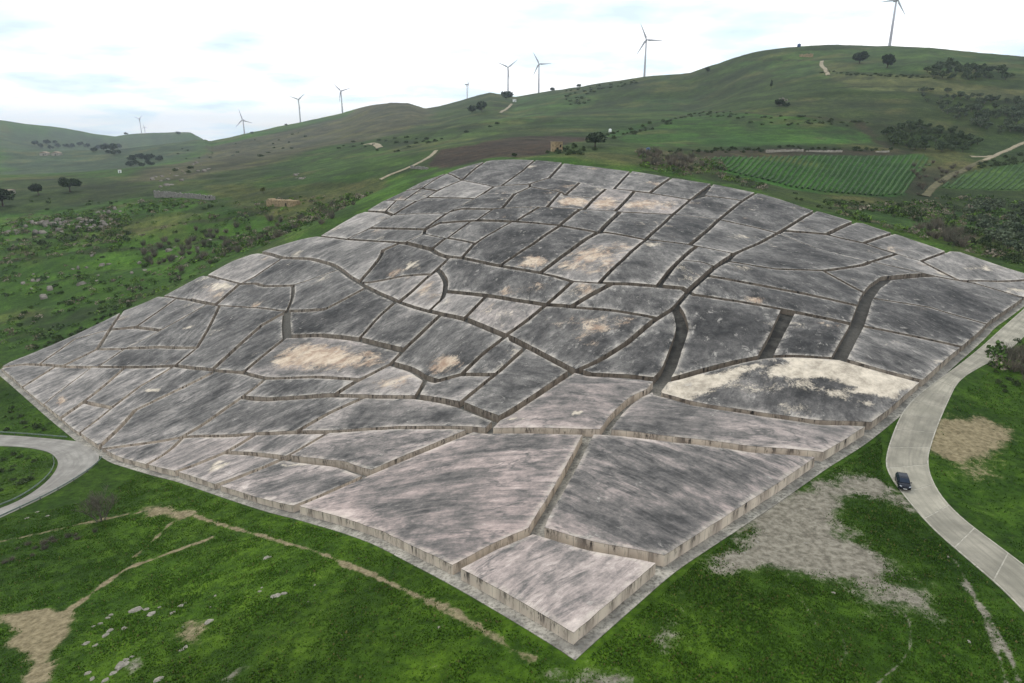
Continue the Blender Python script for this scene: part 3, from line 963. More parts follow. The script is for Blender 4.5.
    drip = t.math('MULTIPLY', t.ramp(t.math('ADD', run, t.math('MULTIPLY', t.math('SUBTRACT', panel, 0.5), -0.4)), 0.485, 0.60), t.ramp(hgt, -1.7, -0.1, 0.25, 1.0))
    some = t.ramp(t.noise(t.mapping(fu, (0.16, 0.0, 1), (7, 0, 0)), 1.0, 3, 0.6), 0.38, 0.60, 0.24, 1.0)
    wc = t.mix(t.math('MULTIPLY', drip, some), wc, s2l(54,50,46))
    wc = t.mix(t.math('MULTIPLY', jm, 0.7), wc, s2l(52,48,44))
    wc = t.mix(t.ramp(hgt, -0.16, -0.02, 0, 0.5), wc, s2l(62,60,57))
    wc = t.mix(t.attr('age_shade'), wc, t.mix(1.0, wc, (0.30, 0.29, 0.28), 'MULTIPLY'))  # old walls darkened overall, the dimness of the cracks painted into the colour
    c = t.mix(wall, c, wc)
    t.color(c); t.rough(0.92)
    t.bump(t.math('ADD', b2, t.math('MULTIPLY', s2, 0.7)), 0.35, 0.08)
    return t.m
M_BLOCK = mat_block()

# how the tops look, read off the photograph: x, y, lightness, pinkness, age with painted crack shade
TONES = [(560,580,0.60,0.4,0),(500,575,0.60,0.8,0),(575,620,0.60,0.7,0),(430,510,0.60,0.85,0),(380,500,0.58,0.8,0),(500,540,0.62,1,0),(660,500,0.50,0.8,0),(700,530,0.62,1,0),(640,470,0.40,0.4,0),(560,405,0.50,0.7,0.1),(730,425,0.46,0.5,0.1),(400,415,0.36,0.3,0.4),
 (400,445,0.46,0.6,0.2),(300,410,0.29,0,0.6),(290,480,0.50,0.5,0.1),(200,460,0.54,0.4,0.05),(240,440,0.56,0.5,0.05),(150,400,0.42,0.1,0.1),(100,390,0.52,0.1,0.05),(200,420,0.38,0,0.15),(60,375,0.55,0.1,0.05),(110,440,0.54,0.2,0.05),(150,455,0.56,0.3,0.05),
 (140,360,0.21,0,0.8),(180,330,0.40,0,0.4),(80,350,0.40,0,0.3),(230,350,0.39,0,0.7),(250,350,0.25,0,0.7),(320,320,0.23,0,0.8),(320,355,0.55,0.4,0.6),(300,385,0.31,0,0.7),(380,385,0.60,0.2,0.5),(250,290,0.35,0,0.7),(320,290,0.39,0,0.7),(330,255,0.35,0,0.7),
 (400,265,0.37,0,0.8),(420,335,0.25,0,0.9),(450,340,0.29,0,0.9),(440,390,0.47,0.2,0.7),(470,370,0.29,0,0.8),(530,375,0.23,0,0.9),(510,390,0.35,0,0.8),(580,335,0.29,0,0.9),(620,350,0.19,0,1),(500,315,0.51,0.3,0.9),(455,303,0.53,0.1,0.9),(420,290,0.55,0.2,0.9),
 (500,280,0.25,0,1),(630,300,0.39,0,1),(590,290,0.47,0,1),(520,245,0.23,0,1),(560,250,0.21,0,1),(600,255,0.39,0.2,1),(650,260,0.45,0,1),(690,270,0.39,0,1),(740,250,0.37,0,1),(720,335,0.17,0,1),(810,340,0.17,0,1),(780,300,0.29,0,1),
 (830,380,0.37,0,0.6),(900,355,0.39,0,0.6),(900,320,0.19,0,0.9),(940,300,0.19,0,0.9),(850,290,0.29,0,0.9),(800,255,0.33,0,1),(880,250,0.33,0,1),(850,235,0.37,0,1),(800,215,0.33,0,1),(930,250,0.39,0,1),(970,265,0.53,0,0.8),(1000,285,0.45,0,0.8),
 (480,220,0.27,0,1),(540,215,0.25,0,1),(590,220,0.25,0,1),(640,225,0.31,0,1),(690,230,0.31,0,1),(550,195,0.31,0,1),(600,200,0.51,0.4,1),(650,205,0.51,0.3,1),(710,207,0.33,0,1),(770,210,0.33,0,1),
 (500,170,0.31,0,1),(590,175,0.39,0,1),(640,182,0.35,0,1),(680,188,0.37,0,1),(730,192,0.37,0,1),(470,190,0.39,0,1),(440,205,0.31,0,1),(410,205,0.39,0,1),(400,222,0.41,0,1),(340,225,0.55,0,0.9),(400,235,0.29,0,1),(450,230,0.33,0,1),(220,290,0.55,0.2,0.7),(180,295,0.45,0,0.7)]
TONES = np.array(TONES, float)
# streak directions in the photograph
FLOWS = np.array([(560,580,-.8,.55),(430,500,-1,.10),(370,500,-1,.18),(660,490,1,.42),(720,500,.8,.6),(400,415,-1,.12),(400,445,-1,.12),(560,405,1,.04),(730,425,1,.12),(300,410,-1,.45),(150,400,-1,.62),
 (200,460,-1,.42),(300,480,-1,.25),(320,320,-1,.55),(180,330,-1,.6),(560,290,-.25,1),(830,390,-.05,1),(750,330,-.3,1),(900,340,.9,.4),(940,300,.8,.5),(500,240,-.5,1),(650,230,-.6,1),(450,200,-1,.6),
 (350,250,-1,.4),(800,250,1,.25),(500,340,-.6,1),(420,330,-.9,.7),(600,180,-.8,.7),(320,360,-1,.4),(620,340,-.6,1)], float)
# pale patches (x, y, half width, half height, strength, kind 0 pale / 1 ochre)
PATCH = [(700,383,48,6,.85,0),(665,392,18,6,.9,0),(690,376,28,5,.7,0),(790,372,22,9,.9,0),(830,366,40,8,.95,0),(870,378,40,8,.95,0),(895,386,26,6,.9,0),(850,393,38,4,.75,0),(760,390,40,6,.45,0),(800,385,22,10,.55,0),
 (573,414,11,2.0,.95,0),(517,419,18,2,.6,0),(315,355,42,13,.80,1),(290,362,24,10,.7,1),(345,360,26,9,.7,1),(372,360,18,8,.6,1),(300,345,20,6,.5,1),
 (395,383,32,8,.55,1),(410,376,16,6,.5,1),(445,362,18,9,.72,1),(440,370,16,6,.6,1),(600,330,22,10,.60,1),(575,330,12,6,.5,1),(560,323,18,6,.4,1),(625,320,20,4,.45,1),(590,345,10,5,.5,1),
 (590,255,26,11,.62,1),(570,265,18,7,.6,1),(606,262,16,8,.5,1),(535,261,16,6,.75,1),(573,202,19,5,.85,1),(605,204,16,7,.7,1),(640,205,22,5,.7,1),(670,203,14,4,.5,1),(570,187,12,3,.5,1),
 (505,312,24,8,.42,0),(425,288,12,10,.55,1),(575,293,14,7,.5,0),(413,265,8,7,.75,0),(222,287,13,5,.8,0),(185,328,9,3,.8,0),(600,166,8,3,.3,0),(985,268,26,6,.5,0),(1015,290,12,4,.7,0),
 (150,391,13,2.2,.8,0),(220,464,9,4,.85,0),(213,470,7,3,.8,0),(295,464,20,2.0,.75,0),(212,437,22,2,.6,0),(380,440,14,2.5,.5,0),(62,402,9,6,.7,1),(75,395,5,2,.8,0),(830,316,10,4,.5,0),(770,324,12,3,.4,0),(740,237,16,4,.45,0),(750,208,12,6,.4,0),
 (330,228,12,5,.6,0),(250,292,14,4,.4,0),(640,225,14,6,.4,0),(700,312,8,3,.3,0),(890,345,14,4,.45,0),(935,362,12,3,.5,0),(190,420,18,3,.35,0),(120,405,20,3,.35,0)]

WASH = [  # broad worn areas with a shape of their own: outline, strength, kind
 ([(656,397),(666,385),(700,375),(740,364),(778,356),(795,356),(772,368),(745,379),(715,393),(695,403)], .80, 0),
 ([(782,357),(800,355),(839,357),(883,371),(921,382),(908,392),(893,406),(880,398),(850,388),(826,379),(802,379),(786,368)], .90, 0),
 ([(822,391),(850,395),(888,404),(872,409),(840,403)], .70, 0), ([(740,377),(815,376),(800,395),(735,398)], .36, 0),
 ([(264,368),(285,344),(330,341),(388,350),(394,356),(372,369),(340,373),(300,374)], .52, 1), ([(285,366),(300,350),(350,352),(360,362),(330,370)], .66, 1),
 ([(548,325),(575,312),(632,316),(640,324),(602,346),(580,348)], .42, 1), ([(556,270),(585,249),(622,239),(640,244),(612,272),(585,277)], .46, 1),
 ([(552,207),(565,198),(592,200),(586,208)], .62, 1), ([(588,208),(600,196),(628,197),(612,210)], .46, 1), ([(618,209),(634,197),(686,201),(674,212)], .46, 1),
 ([(373,384),(392,372),(424,378),(416,394),(380,394)], .36, 1), ([(424,378),(434,362),(462,352),(470,360),(452,374)], .48, 1),
 ([(512,268),(525,258),(550,257),(542,270)], .55, 1), ([(475,318),(490,302),(540,305),(505,330)], .34, 0), ([(408,300),(430,277),(438,276),(440,290),(428,304)], .42, 1), ([(202,290),(225,281),(236,284),(215,300)], .5, 1),
]
WASHW = [(hit(p, HB)[:, :2], s, k) for p, s, k in WASH]

def px_of(p):
    p = np.asarray(p, float)
    d = p - np.array([0, 0, CAMZ])
    z = d[..., 1]*CP - d[..., 2]*SP
    yy = -d[..., 1]*SP - d[..., 2]*CP
    return 512 + FPX*d[..., 0]/z, 341.5 + FPX*yy/z

PATCHW = []
for (x, y, a, b, s, k) in PATCH:
    c = hit([(x, y)], HB)[0, :2]; u = hit([(x+a, y)], HB)[0, :2]-c; v = hit([(x, y-b*0.9)], HB)[0, :2]-c
    PATCHW.append((c, np.linalg.inv(np.stack([u, v], 1)), s, k))
TONEW = hit(TONES[:, :2], HB)[:, :2]
FLOWC = hit(FLOWS[:, :2], HB)[:, :2]
FLOWD = hit(FLOWS[:, :2]+FLOWS[:, 2:]*6, HB)[:, :2] - FLOWC
FLOWD /= np.linalg.norm(FLOWD, axis=1, keepdims=True)

def inset(pts, ws):
    """move every edge of a counter-clockwise outline inwards by its own width"""
    n = len(pts); out = []
    for i in range(n):
        p, c, q = pts[i-1], pts[i], pts[(i+1) % n]
        w1, w2 = ws[i-1], ws[i]
        e1 = c-p; e2 = q-c
        l1, l2 = np.linalg.norm(e1), np.linalg.norm(e2)
        if l1 < 1e-6 or l2 < 1e-6: continue
        e1 = e1/l1; e2 = e2/l2
        n1 = np.array([-e1[1], e1[0]]); n2 = np.array([-e2[1], e2[0]])
        den = e1[0]*e2[1]-e1[1]*e2[0]
        if abs(den) < 0.12:
            out.append(c + 0.5*(n1*w1+n2*w2)); continue
        a = c + n1*w1; b = c + n2*w2
        t = ((b-a)[0]*e2[1]-(b-a)[1]*e2[0])/den
        q2 = a + e1*t
        lim = 3.0*max(w1, w2)+0.2
        if np.linalg.norm(q2-c) > lim: q2 = c + (q2-c)/np.linalg.norm(q2-c)*lim
        out.append(q2)
    return np.array(out)

def clean_poly(p):
    """drop spikes and near-duplicate corners"""
    p = [np.array(q) for q in p]
    ch = True
    while ch and len(p) > 3:
        ch = False
        for i in range(len(p)):
            a, c, b = p[i-1], p[i], p[(i+1) % len(p)]
            if np.linalg.norm(c-a) < 0.5:
                p.pop(i); ch = True; break
            u, v = c-a, b-c
            cs = np.dot(u, v)/(np.linalg.norm(u)*np.linalg.norm(v)+1e-9)
            if cs < -0.93:
                p.pop(i); ch = True; break
    return np.array(p)

def round_poly(p, step):
    """resample an outline, keeping true corners and easing gentle bends into curves"""
    n = len(p); pts, keep = [], []
    for i in range(n):
        a, c, b = p[i-1], p[i], p[(i+1) % n]
        u, v = c-a, b-c
        turn = abs(math.atan2(u[0]*v[1]-u[1]*v[0], np.dot(u, v)))
        m = max(1, int(round(np.linalg.norm(v)/step)))
        for k in range(m):
            pts.append(c + v*k/m); keep.append(k == 0 and turn > 0.36)
    pts = np.array(pts); keep = np.array(keep)
    for _ in range(3):
        s = 0.25*np.roll(pts, 1, 0)+0.5*pts+0.25*np.roll(pts, -1, 0)
        pts = np.where(keep[:, None], pts, s)
    return pts

monument = empty("concrete_block_field", tuple(BW[0]) + (float(ground(*BW[0])),))
tag(monument, "vast field of grey weathered concrete blocks parted by narrow cracks across the hillside", "monument")

VP, EDGES, FACES = build_faces()
VW = hit(VP, HB)[:, :2]
BLOCKS = []
def block_mesh(fi, f, rnd):
    pts = VW[f]
    ws = []
    for i in range(len(f)):
        a, b = f[i], f[(i+1) % len(f)]
        w, bd = EDGES[(min(a, b), max(a, b))]
        ws.append(0.02 if bd else (w*0.5*(0.68 - 0.14*float(smooth(np.linalg.norm(VW[a]), 85, 150))) if w < 3 else w*0.5*0.85))
    ar = 0.5*np.sum(pts[:, 0]*np.roll(pts[:, 1], -1) - np.roll(pts[:, 0], -1)*pts[:, 1])
    if ar < 0:
        pts = pts[::-1]; ws = ws[::-1]; ws = ws[1:] + ws[:1]
    p = clean_poly(inset(pts, ws))
    if len(p) < 3: return None
    ar = 0.5*np.sum(p[:, 0]*np.roll(p[:, 1], -1) - np.roll(p[:, 0], -1)*p[:, 1])
    if ar < 12: return None
    dist = np.linalg.norm(p.mean(0))
    step = 0.8 if dist < 120 else (1.3 if dist < 200 else 2.0)
    p = round_poly(p, step)
    p = p + 0.07*np.stack([fbm(p[:, 0]/1.1, p[:, 1]/1.1, 2), fbm(p[:, 0]/1.1+50, p[:, 1]/1.1, 2)], -1)
    # inner points of the top
    mn, mx = p.min(0), p.max(0)
    gx, gy = np.meshgrid(np.arange(mn[0], mx[0], step*1.5), np.arange(mn[1], mx[1], step*1.5))
    gx = gx.ravel() + rnd.uniform(-.3, .3, gx.size)*step; gy = gy.ravel() + rnd.uniform(-.3, .3, gy.size)*step
    sd_ = sdist(gx, gy, p)
    ins = sd_ > step*0.75
    # a ring just inside the rim carries the worn edge
    ring = offset_out(p, -0.45*step)
    rok = sdist(ring[:, 0], ring[:, 1], p) > 0.3*step
    inner = np.vstack([ring[rok], np.stack([gx[ins], gy[ins]], -1)])
    allp = np.vstack([p, inner])
    n = len(p)
    res = delaunay_2d_cdt([Vector(q) for q in allp], [(i, (i+1) % n) for i in range(n)], [], 1, 1e-5)
    v2 = np.array([tuple(q) for q in res[0]]); tris = [tuple(t) for t in res[2]]
    orig = res[3]
    # which output vertex is which rim point
    rim = [-1]*n
    for j, os_ in enumerate(orig):
        for o in os_:
            if o < n: rim[o] = j
    if min(rim) < 0: return None
    sd2 = np.maximum(sdist(v2[:, 0], v2[:, 1], p), 0); sd2[rim] = 0
    hoff = float(np.clip(rnd.normal(0, 0.13), -.22, .25))
    z = ground(v2[:, 0], v2[:, 1]) + HB(v2[:, 0], v2[:, 1]) + hoff + 0.16*fbm(v2[:, 0]/9.0, v2[:, 1]/9.0, 2) + 0.42*(1-np.exp(-sd2/4.5)) - 0.08
    top = np.column_stack([v2, z])
    # walls own their vertices so that the rim stays crisp
    per = top[rim]
    bot = per.copy(); bot[:, 2] = ground(per[:, 0], per[:, 1]) - 0.25
    mid = per*0.93 + bot*0.07
    nv = len(top)
    verts = np.vstack([top, per - [0, 0, 0.0], bot])
    faces = list(tris)
    for t in faces[:1]:
        a, b, c = top[list(t)]
        flip = (b-a)[0]*(c-a)[1]-(b-a)[1]*(c-a)[0] < 0
    if flip: faces = [t[::-1] for t in faces]
    nt = len(faces)
    for i in range(n):
        j = (i+1) % n
        faces.append((nv+i, nv+n+i, nv+n+j, nv+j))
    me = mesh_of("concrete_block", verts, faces)
    me.polygons.foreach_set('use_smooth', [True]*nt + [False]*n)
    # look
    cen = p.mean(0)
    d2 = ((TONEW-cen)**2).sum(1)
    w = 1/(d2+25)**2; w /= w.sum()
    tone, pink, old = (w[:, None]*TONES[:, 2:5]).sum(0)
    tone = tone + rnd.normal(0, 0.03 + 0.06*old)
    d2 = ((FLOWC-cen)**2).sum(1); w = 1/(d2+15)**2.6; w /= w.sum()
    ref = FLOWD[w.argmax()]
    fd = FLOWD*np.sign(FLOWD@ref)[:, None]
    fd = (w[:, None]*fd).sum(0); fd /= np.linalg.norm(fd)
    ja = rnd.normal(0, 0.02 + 0.28*smooth(np.linalg.norm(cen), 110, 170))
    fd = np.array([fd[0]*math.cos(ja)-fd[1]*math.sin(ja), fd[0]*math.sin(ja)+fd[1]*math.cos(ja)])
    fsc = rnd.uniform(0.8, 1.3)
    N = len(verts)
    xy = verts[:, :2]
    d2v = ((xy[:, None, :]-TONEW[None])**2).sum(-1)
    wv = 1/(d2v+40)**2; wv /= wv.sum(1, keepdims=True)
    tv = wv@TONES[:, 2:4]
    pv = np.zeros(N); ov = np.zeros(N)
    for c, M, s, k in PATCHW:
        q = (xy-c)@M.T
        r = np.sqrt((q**2).sum(1))
        m = s*(1-smooth(r, 0.15, 1.75))
        if k == 0: pv = np.maximum(pv, m)
        else: ov = np.maximum(ov, m)
    for pl, s, k in WASHW:
        if np.linalg.norm(pl.mean(0)-cen) > 60: continue
        m = s*smooth(near_sd(xy[:, 0], xy[:, 1], pl, 4), -1.5, 2.5)
        if k == 0: pv = np.maximum(pv, m)
        else: ov = np.maximum(ov, m)
    if old > 0.45:                                          # flaked places of its own on each old block
        for _ in range(rnd.integers(0, 4)):
            c0 = p[rnd.integers(0, n)]*0.72 + cen*0.28; rr_ = rnd.uniform(2.0, 6.0)
            m = rnd.uniform(0.34, 0.56)*(1-smooth(np.hypot(xy[:, 0]-c0[0], xy[:, 1]-c0[1])/rr_, 0.1, 1.5))
            if rnd.random() < 0.45: ov = np.maximum(ov, m)
            else: pv = np.maximum(pv, m)
    ev = np.zeros(N); ev[:nv] = 1-smooth(sd2, 0.1, 1.3)
    wl_ = np.zeros(N); wl_[nv:] = 1
    fattr(me, 'tone', 0.6*tone+0.4*tv[:, 0]); fattr(me, 'pink', 0.6*pink+0.4*tv[:, 1]); fattr(me, 'patch', pv); fattr(me, 'ochre', ov)
    fattr(me, 'edge', ev); fattr(me, 'wall', wl_); fattr(me, 'age_shade', np.full(N, np.clip(old, 0, 1)))
    li = np.empty(len(me.loops), np.int32); me.loops.foreach_get('vertex_index', li)
    off = np.array([fi*37.1, fi*11.7])
    u = xy@fd*fsc; v = xy@np.array([-fd[1], fd[0]])*fsc
    lay = me.uv_layers.new(name='flow')
    uvs = np.stack([u[li]+off[0], v[li]+off[1]], -1)
    lay.data.foreach_set('uv', uvs.ravel().astype(np.float32))
    lay2 = me.uv_layers.new(name='face')
    s = np.concatenate([[0], np.cumsum(np.linalg.norm(np.diff(np.vstack([per, per[:1]])[:, :2], axis=0), axis=1))])
    fuv = np.zeros((len(li), 2))
    base = 3*nt
    for i in range(n):
        h0 = per[i, 2]-bot[i, 2]; h1 = per[(i+1) % n, 2]-bot[(i+1) % n, 2]
        fuv[base+4*i:base+4*i+4] = [(s[i], 0), (s[i], -h0), (s[i+1], -h1), (s[i+1], 0)]
    fuv[:, 0] += fi*3.3
    lay2.data.foreach_set('uv', fuv.ravel().astype(np.float32))
    return me, p, cen

mono_inv = Matrix.Translation(-monument.location)
BLAB = [(tuple(hit([q], HB)[0, :2]), l) for q, l in [((790,390), "block with a broad cream patch beside the road"), ((320,357), "block with a large rusty tan patch"), ((560,585), "small nearest block at the front corner"),
        ((600,255), "long block with speckled tan stains"), ((590,325), "big block with scattered tan flakes"), ((573,203), "small block covered in a tan stain")]]
for fi, (area, f) in enumerate(FACES):
    if area < 60: continue
    r = block_mesh(fi, f, np.random.default_rng(100+fi))
    if r is None: continue
    me, p, cen = r
    me.transform(mono_inv)
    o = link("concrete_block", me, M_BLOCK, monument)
    BLOCKS.append((o, p, cen))
    for (lx, ly), lab in BLAB:
        if sdist(np.array([lx]), np.array([ly]), p)[0] > 0: o['label'] = lab

# ------------------------------------------------------------------ concrete floor of the cracks and the apron round the field
def sheet(name, poly, step, lift, skirt, mat, parent=None, zfun=ground):
    poly = round_poly(np.asarray(poly, float), step*0.8)
    a = 0.5*np.sum(poly[:, 0]*np.roll(poly[:, 1], -1) - np.roll(poly[:, 0], -1)*poly[:, 1])
    if a < 0: poly = poly[::-1]
    n = len(poly)
    mn, mx = poly.min(0), poly.max(0)
    gx, gy = np.meshgrid(np.arange(mn[0], mx[0], step), np.arange(mn[1], mx[1], step))
    gx, gy = gx.ravel(), gy.ravel()
    ins = sdist(gx, gy, poly) > step*0.5
    allp = np.vstack([poly, np.stack([gx[ins], gy[ins]], -1)])
    res = delaunay_2d_cdt([Vector(q) for q in allp], [(i, (i+1) % n) for i in range(n)], [], 1, 1e-5)
    v2 = np.array([tuple(q) for q in res[0]]); tris = [tuple(t) for t in res[2]]
    rim = [-1]*n
    for j, os_ in enumerate(res[3]):
        for o in os_:
            if o < n: rim[o] = j
    z = zfun(v2[:, 0], v2[:, 1]) + lift
    top = np.column_stack([v2, z])
    a, b, c = top[list(tris[0])]
    if (b-a)[0]*(c-a)[1]-(b-a)[1]*(c-a)[0] < 0: tris = [t[::-1] for t in tris]
    rim = [r for r in rim if r >= 0]
    bot = top[rim].copy(); bot[:, 2] -= skirt
    nv = len(top)
    faces = tris + [(rim[i], nv+i, nv+(i+1) % len(rim), rim[(i+1) % len(rim)]) for i in range(len(rim))]
    me = mesh_of(name, np.vstack([top, bot]), faces)
    return link(name, me, mat, parent)

def mat_floor():
    t = NT("crack_floor_concrete")
    p = t.pos()
    n1 = t.noise(p, 0.35, 6, 0.65); n2 = t.noise(p, 2.2, 6, 0.7); n3 = t.noise(p, 0.06, 3)
    c = t.mix(t.ramp(n1, 0.3, 0.7), s2l(112,109,103), s2l(176,170,158))
    c = t.mix(t.ramp(n2, 0.42, 0.68, 0, 0.8), c, s2l(70,66,58))
    c = t.mix(t.ramp(n3, 0.45, 0.6, 0, 0.4), c, s2l(110,106,100))
    c = t.mix(t.math('MULTIPLY', t.attr('lichen_shade'), t.ramp(n1, 0.25, 0.6, 0.65, 1.0)), c, t.mix(n2, s2l(20,20,19), s2l(46,44,42)))  # dark lichen, deepened further by crack shade put into the colour
    t.color(c); t.rough(0.95)
    t.bump(n2, 0.4, 0.05)
    return t.m
M_FLOOR = mat_floor()
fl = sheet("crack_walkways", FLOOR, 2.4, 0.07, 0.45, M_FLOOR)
tag(fl, kind='structure')
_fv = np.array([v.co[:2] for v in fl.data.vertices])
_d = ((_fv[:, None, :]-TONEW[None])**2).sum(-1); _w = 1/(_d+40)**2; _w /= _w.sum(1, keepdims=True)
fattr(fl.data, 'lichen_shade', np.clip(_w@TONES[:, 4], 0, 1)*smooth(sdist(_fv[:, 0], _fv[:, 1], BW), -0.5, 1.5))

# ------------------------------------------------------------------ roads
def mat_road(name, lo, hi, warm):
    t = NT(name)
    p = t.pos()
    n1 = t.noise(p, 0.25, 5, 0.6); n2 = t.noise(p, 3.0, 6, 0.7)
    uvn = t.n.new('ShaderNodeUVMap'); uvn.uv_map = 'lane'
    sp = t.n.new('ShaderNodeSeparateXYZ'); t.l.new(uvn.outputs[0], sp.inputs[0])
    along = t.noise(t.mapping(uvn.outputs[0], (9.0, 0.10, 1)), 1.0, 4, 0.6)
    c = t.mix(t.ramp(n1, 0.3, 0.7), lo, hi)
    c = t.mix(t.ramp(along, 0.4, 0.68, 0, 0.45), c, tuple(x*0.66 for x in lo))
    c = t.mix(t.ramp(n2, 0.55, 0.8, 0, 0.5), c, tuple(x*0.6 for x in lo))
    c = t.mix(1.0, c, t.mix(t.attr('slab'), (0.86, 0.86, 0.85), (1.1, 1.1, 1.08)), 'MULTIPLY')
    t.color(c); t.rough(0.93)
    t.bump(n2, 0.25, 0.03)
    return t.m
M_ROAD = mat_road("pale_concrete_road", s2l(126,122,111), s2l(158,152,139), 0)
M_HAIR = mat_road("grey_tarmac", s2l(122,118,113), s2l(148,144,138), 0)
M_KERB = plain("road_edge_concrete", s2l(158,153,141), 0.9, 0.25, 1.5)

def road_piece(L, R, lift, mat, name, parent, slab=0.5, thick=0.14, v0=0.0, cross=6):
    n = len(L); verts, faces, uv = [], [], []
    s = v0
    for i in range(n):
        if i: s += np.linalg.norm(0.5*(L[i]+R[i])-0.5*(L[i-1]+R[i-1]))
        for k in range(cross+1):
            q = L[i]+(R[i]-L[i])*k/cross
            verts.append((q[0], q[1], 0)); uv.append((k/cross, s))
    verts = np.array(verts, float)
    verts[:, 2] = ground(verts[:, 0], verts[:, 1]) + lift
    c = cross+1
    for i in range(n-1):
        for k in range(cross):
            faces.append((i*c+k, i*c+k+1, (i+1)*c+k+1, (i+1)*c+k))
    rim = [k for k in range(c)] + [i*c+cross for i in range(1, n)] + [(n-1)*c+k for k in range(cross-1, -1, -1)] + [i*c for i in range(n-2, 0, -1)]
    nv = len(verts)
    bot = verts[rim].copy(); bot[:, 2] -= thick
    for i in range(len(rim)):
        j = (i+1) % len(rim)
        faces.append((rim[i], nv+i, nv+j, rim[j]))
    allv = np.vstack([verts, bot])
    a, b, d = allv[list(faces[0][:3])]
    if np.cross(b-a, d-a)[2] < 0: faces = [f[::-1] for f in faces]
    me = mesh_of(name, allv, faces)
    fattr(me, 'slab', np.full(len(allv), slab))
    uvv = np.vstack([np.array(uv), np.array(uv)[rim]])
    li = np.empty(len(me.loops), np.int32); me.loops.foreach_get('vertex_index', li)
    me.uv_layers.new(name='lane').data.foreach_set('uv', uvv[li].ravel().astype(np.float32))
    return link(name, me, mat, parent)

road = road_piece(RL, RR, 0.085, M_KERB, "road", None, 0.4, 0.3)
tag(road, kind='structure')
mid = 0.5*(RL+RR)
seg = np.concatenate([[0], np.cumsum(np.linalg.norm(np.diff(mid, axis=0), axis=1))])
SL = 6.0
k, rr = 0, random.Random(3)
while k*SL < seg[-1]-1.0:
    a, b = k*SL+0.10, min((k+1)*SL-0.10, seg[-1])
    t = np.linspace(a, b, 7)
    f = lambda P: np.stack([np.interp(t, seg, P[:, 0]), np.interp(t, seg, P[:, 1])], -1)
    l, r = f(RL), f(RR)
    e = (r-l)*0.03
    road_piece(l+e, r-e, 0.105 + rr.uniform(0, 0.012), M_ROAD, "road_slab", road, rr.uniform(0.1, 1.0), 0.10, a)
    k += 1
hair = road_piece(HO, HI, 0.07, M_HAIR, "hairpin_road", None, 0.5, 0.3)
tag(hair, kind='structure')

# ------------------------------------------------------------------ guard rails along the hairpin
M_RAIL = plain("galvanised_rail", s2l(112,124,116), 0.5, 0.2, 2.0, 0.6)
M_POST = plain("rail_post_steel", s2l(84,88,84), 0.6, 0.2, 4.0, 0.4)
def box_mesh(name, sx, sy, sz, z0=0.0):
    x, y = sx/2, sy/2
    v = [(-x,-y,z0),(x,-y,z0),(x,y,z0),(-x,y,z0),(-x,-y,z0+sz),(x,-y,z0+sz),(x,y,z0+sz),(-x,y,z0+sz)]
    return mesh_of(name, v, [(0,3,2,1),(4,5,6,7),(0,1,5,4),(1,2,6,5),(2,3,7,6),(3,0,4,7)])
POST_ME = box_mesh("post", 0.12, 0.10, 0.95, -0.15)
def guard_rail(line, label):
    line = np.asarray(line, float)
    L = np.linalg.norm(np.diff(line, axis=0), axis=1).sum()
    n = max(3, int(L/1.0))
    p = resample(line, n)
    root = empty("guard_rail", (p[0, 0], p[0, 1], float(ground(*p[0]))))
    tag(root, label, "guard rail")
    base = np.array(root.location)
    # W-shaped beam swept along the line
    prof = [(0.00,0.44),(0.05,0.50),(0.05,0.55),(0.0,0.60),(0.05,0.65),(0.05,0.70),(0.0,0.76),(-0.02,0.76),(-0.02,0.44)]
    tan = np.gradient(p, axis=0); tan /= np.linalg.norm(tan, axis=1, keepdims=True)
    nor = np.stack([tan[:, 1], -tan[:, 0]], -1)
    z = ground(p[:, 0], p[:, 1])
    v, f = [], []
    m = len(prof)
    for i in range(n):
        for (o, h) in prof:
            v.append((p[i, 0]+nor[i, 0]*o-base[0], p[i, 1]+nor[i, 1]*o-base[1], z[i]+h-base[2]))
    for i in range(n-1):
        for k in range(m):
            f.append((i*m+k, i*m+(k+1) % m, (i+1)*m+(k+1) % m, (i+1)*m+k))
    link("rail_beam", mesh_of("rail_beam", v, f), M_RAIL, root)
    for i in range(0, n, 4):
        o = link("post", POST_ME, M_POST, root)
        q = p[i]-nor[i]*0.09
        o.location = (q[0]-base[0], q[1]-base[1], float(ground(*q))-base[2])
        o.rotation_euler = (0, 0, math.atan2(tan[i, 1], tan[i, 0]))
    return root
def shift_line(pts, d):
    p = soften(hit(pts)[:, :2]); p = resample(p, max(6, int(np.linalg.norm(np.diff(p, axis=0), axis=1).sum())))
    t = np.gradient(p, axis=0); t /= np.linalg.norm(t, axis=1, keepdims=True)
    return p + np.stack([t[:, 1], -t[:, 0]], -1)*d
guard_rail(shift_line([(-50,431),(0,435),(32,437),(66,440)], -0.5), "guard rail along the upper edge of the hairpin road by the green bank")
guard_rail(shift_line([(-50,541),(0,518),(12,512.5),(45,497),(75,480),(95,466),(100,459)], 0.5), "guard rail on the outside of the hairpin bend beside the bare tree")
guard_rail(shift_line([(-50,528),(0,508.5),(17,502),(37,490),(52,477),(58,466),(56,458)], -0.5), "guard rail on the inside of the hairpin bend")

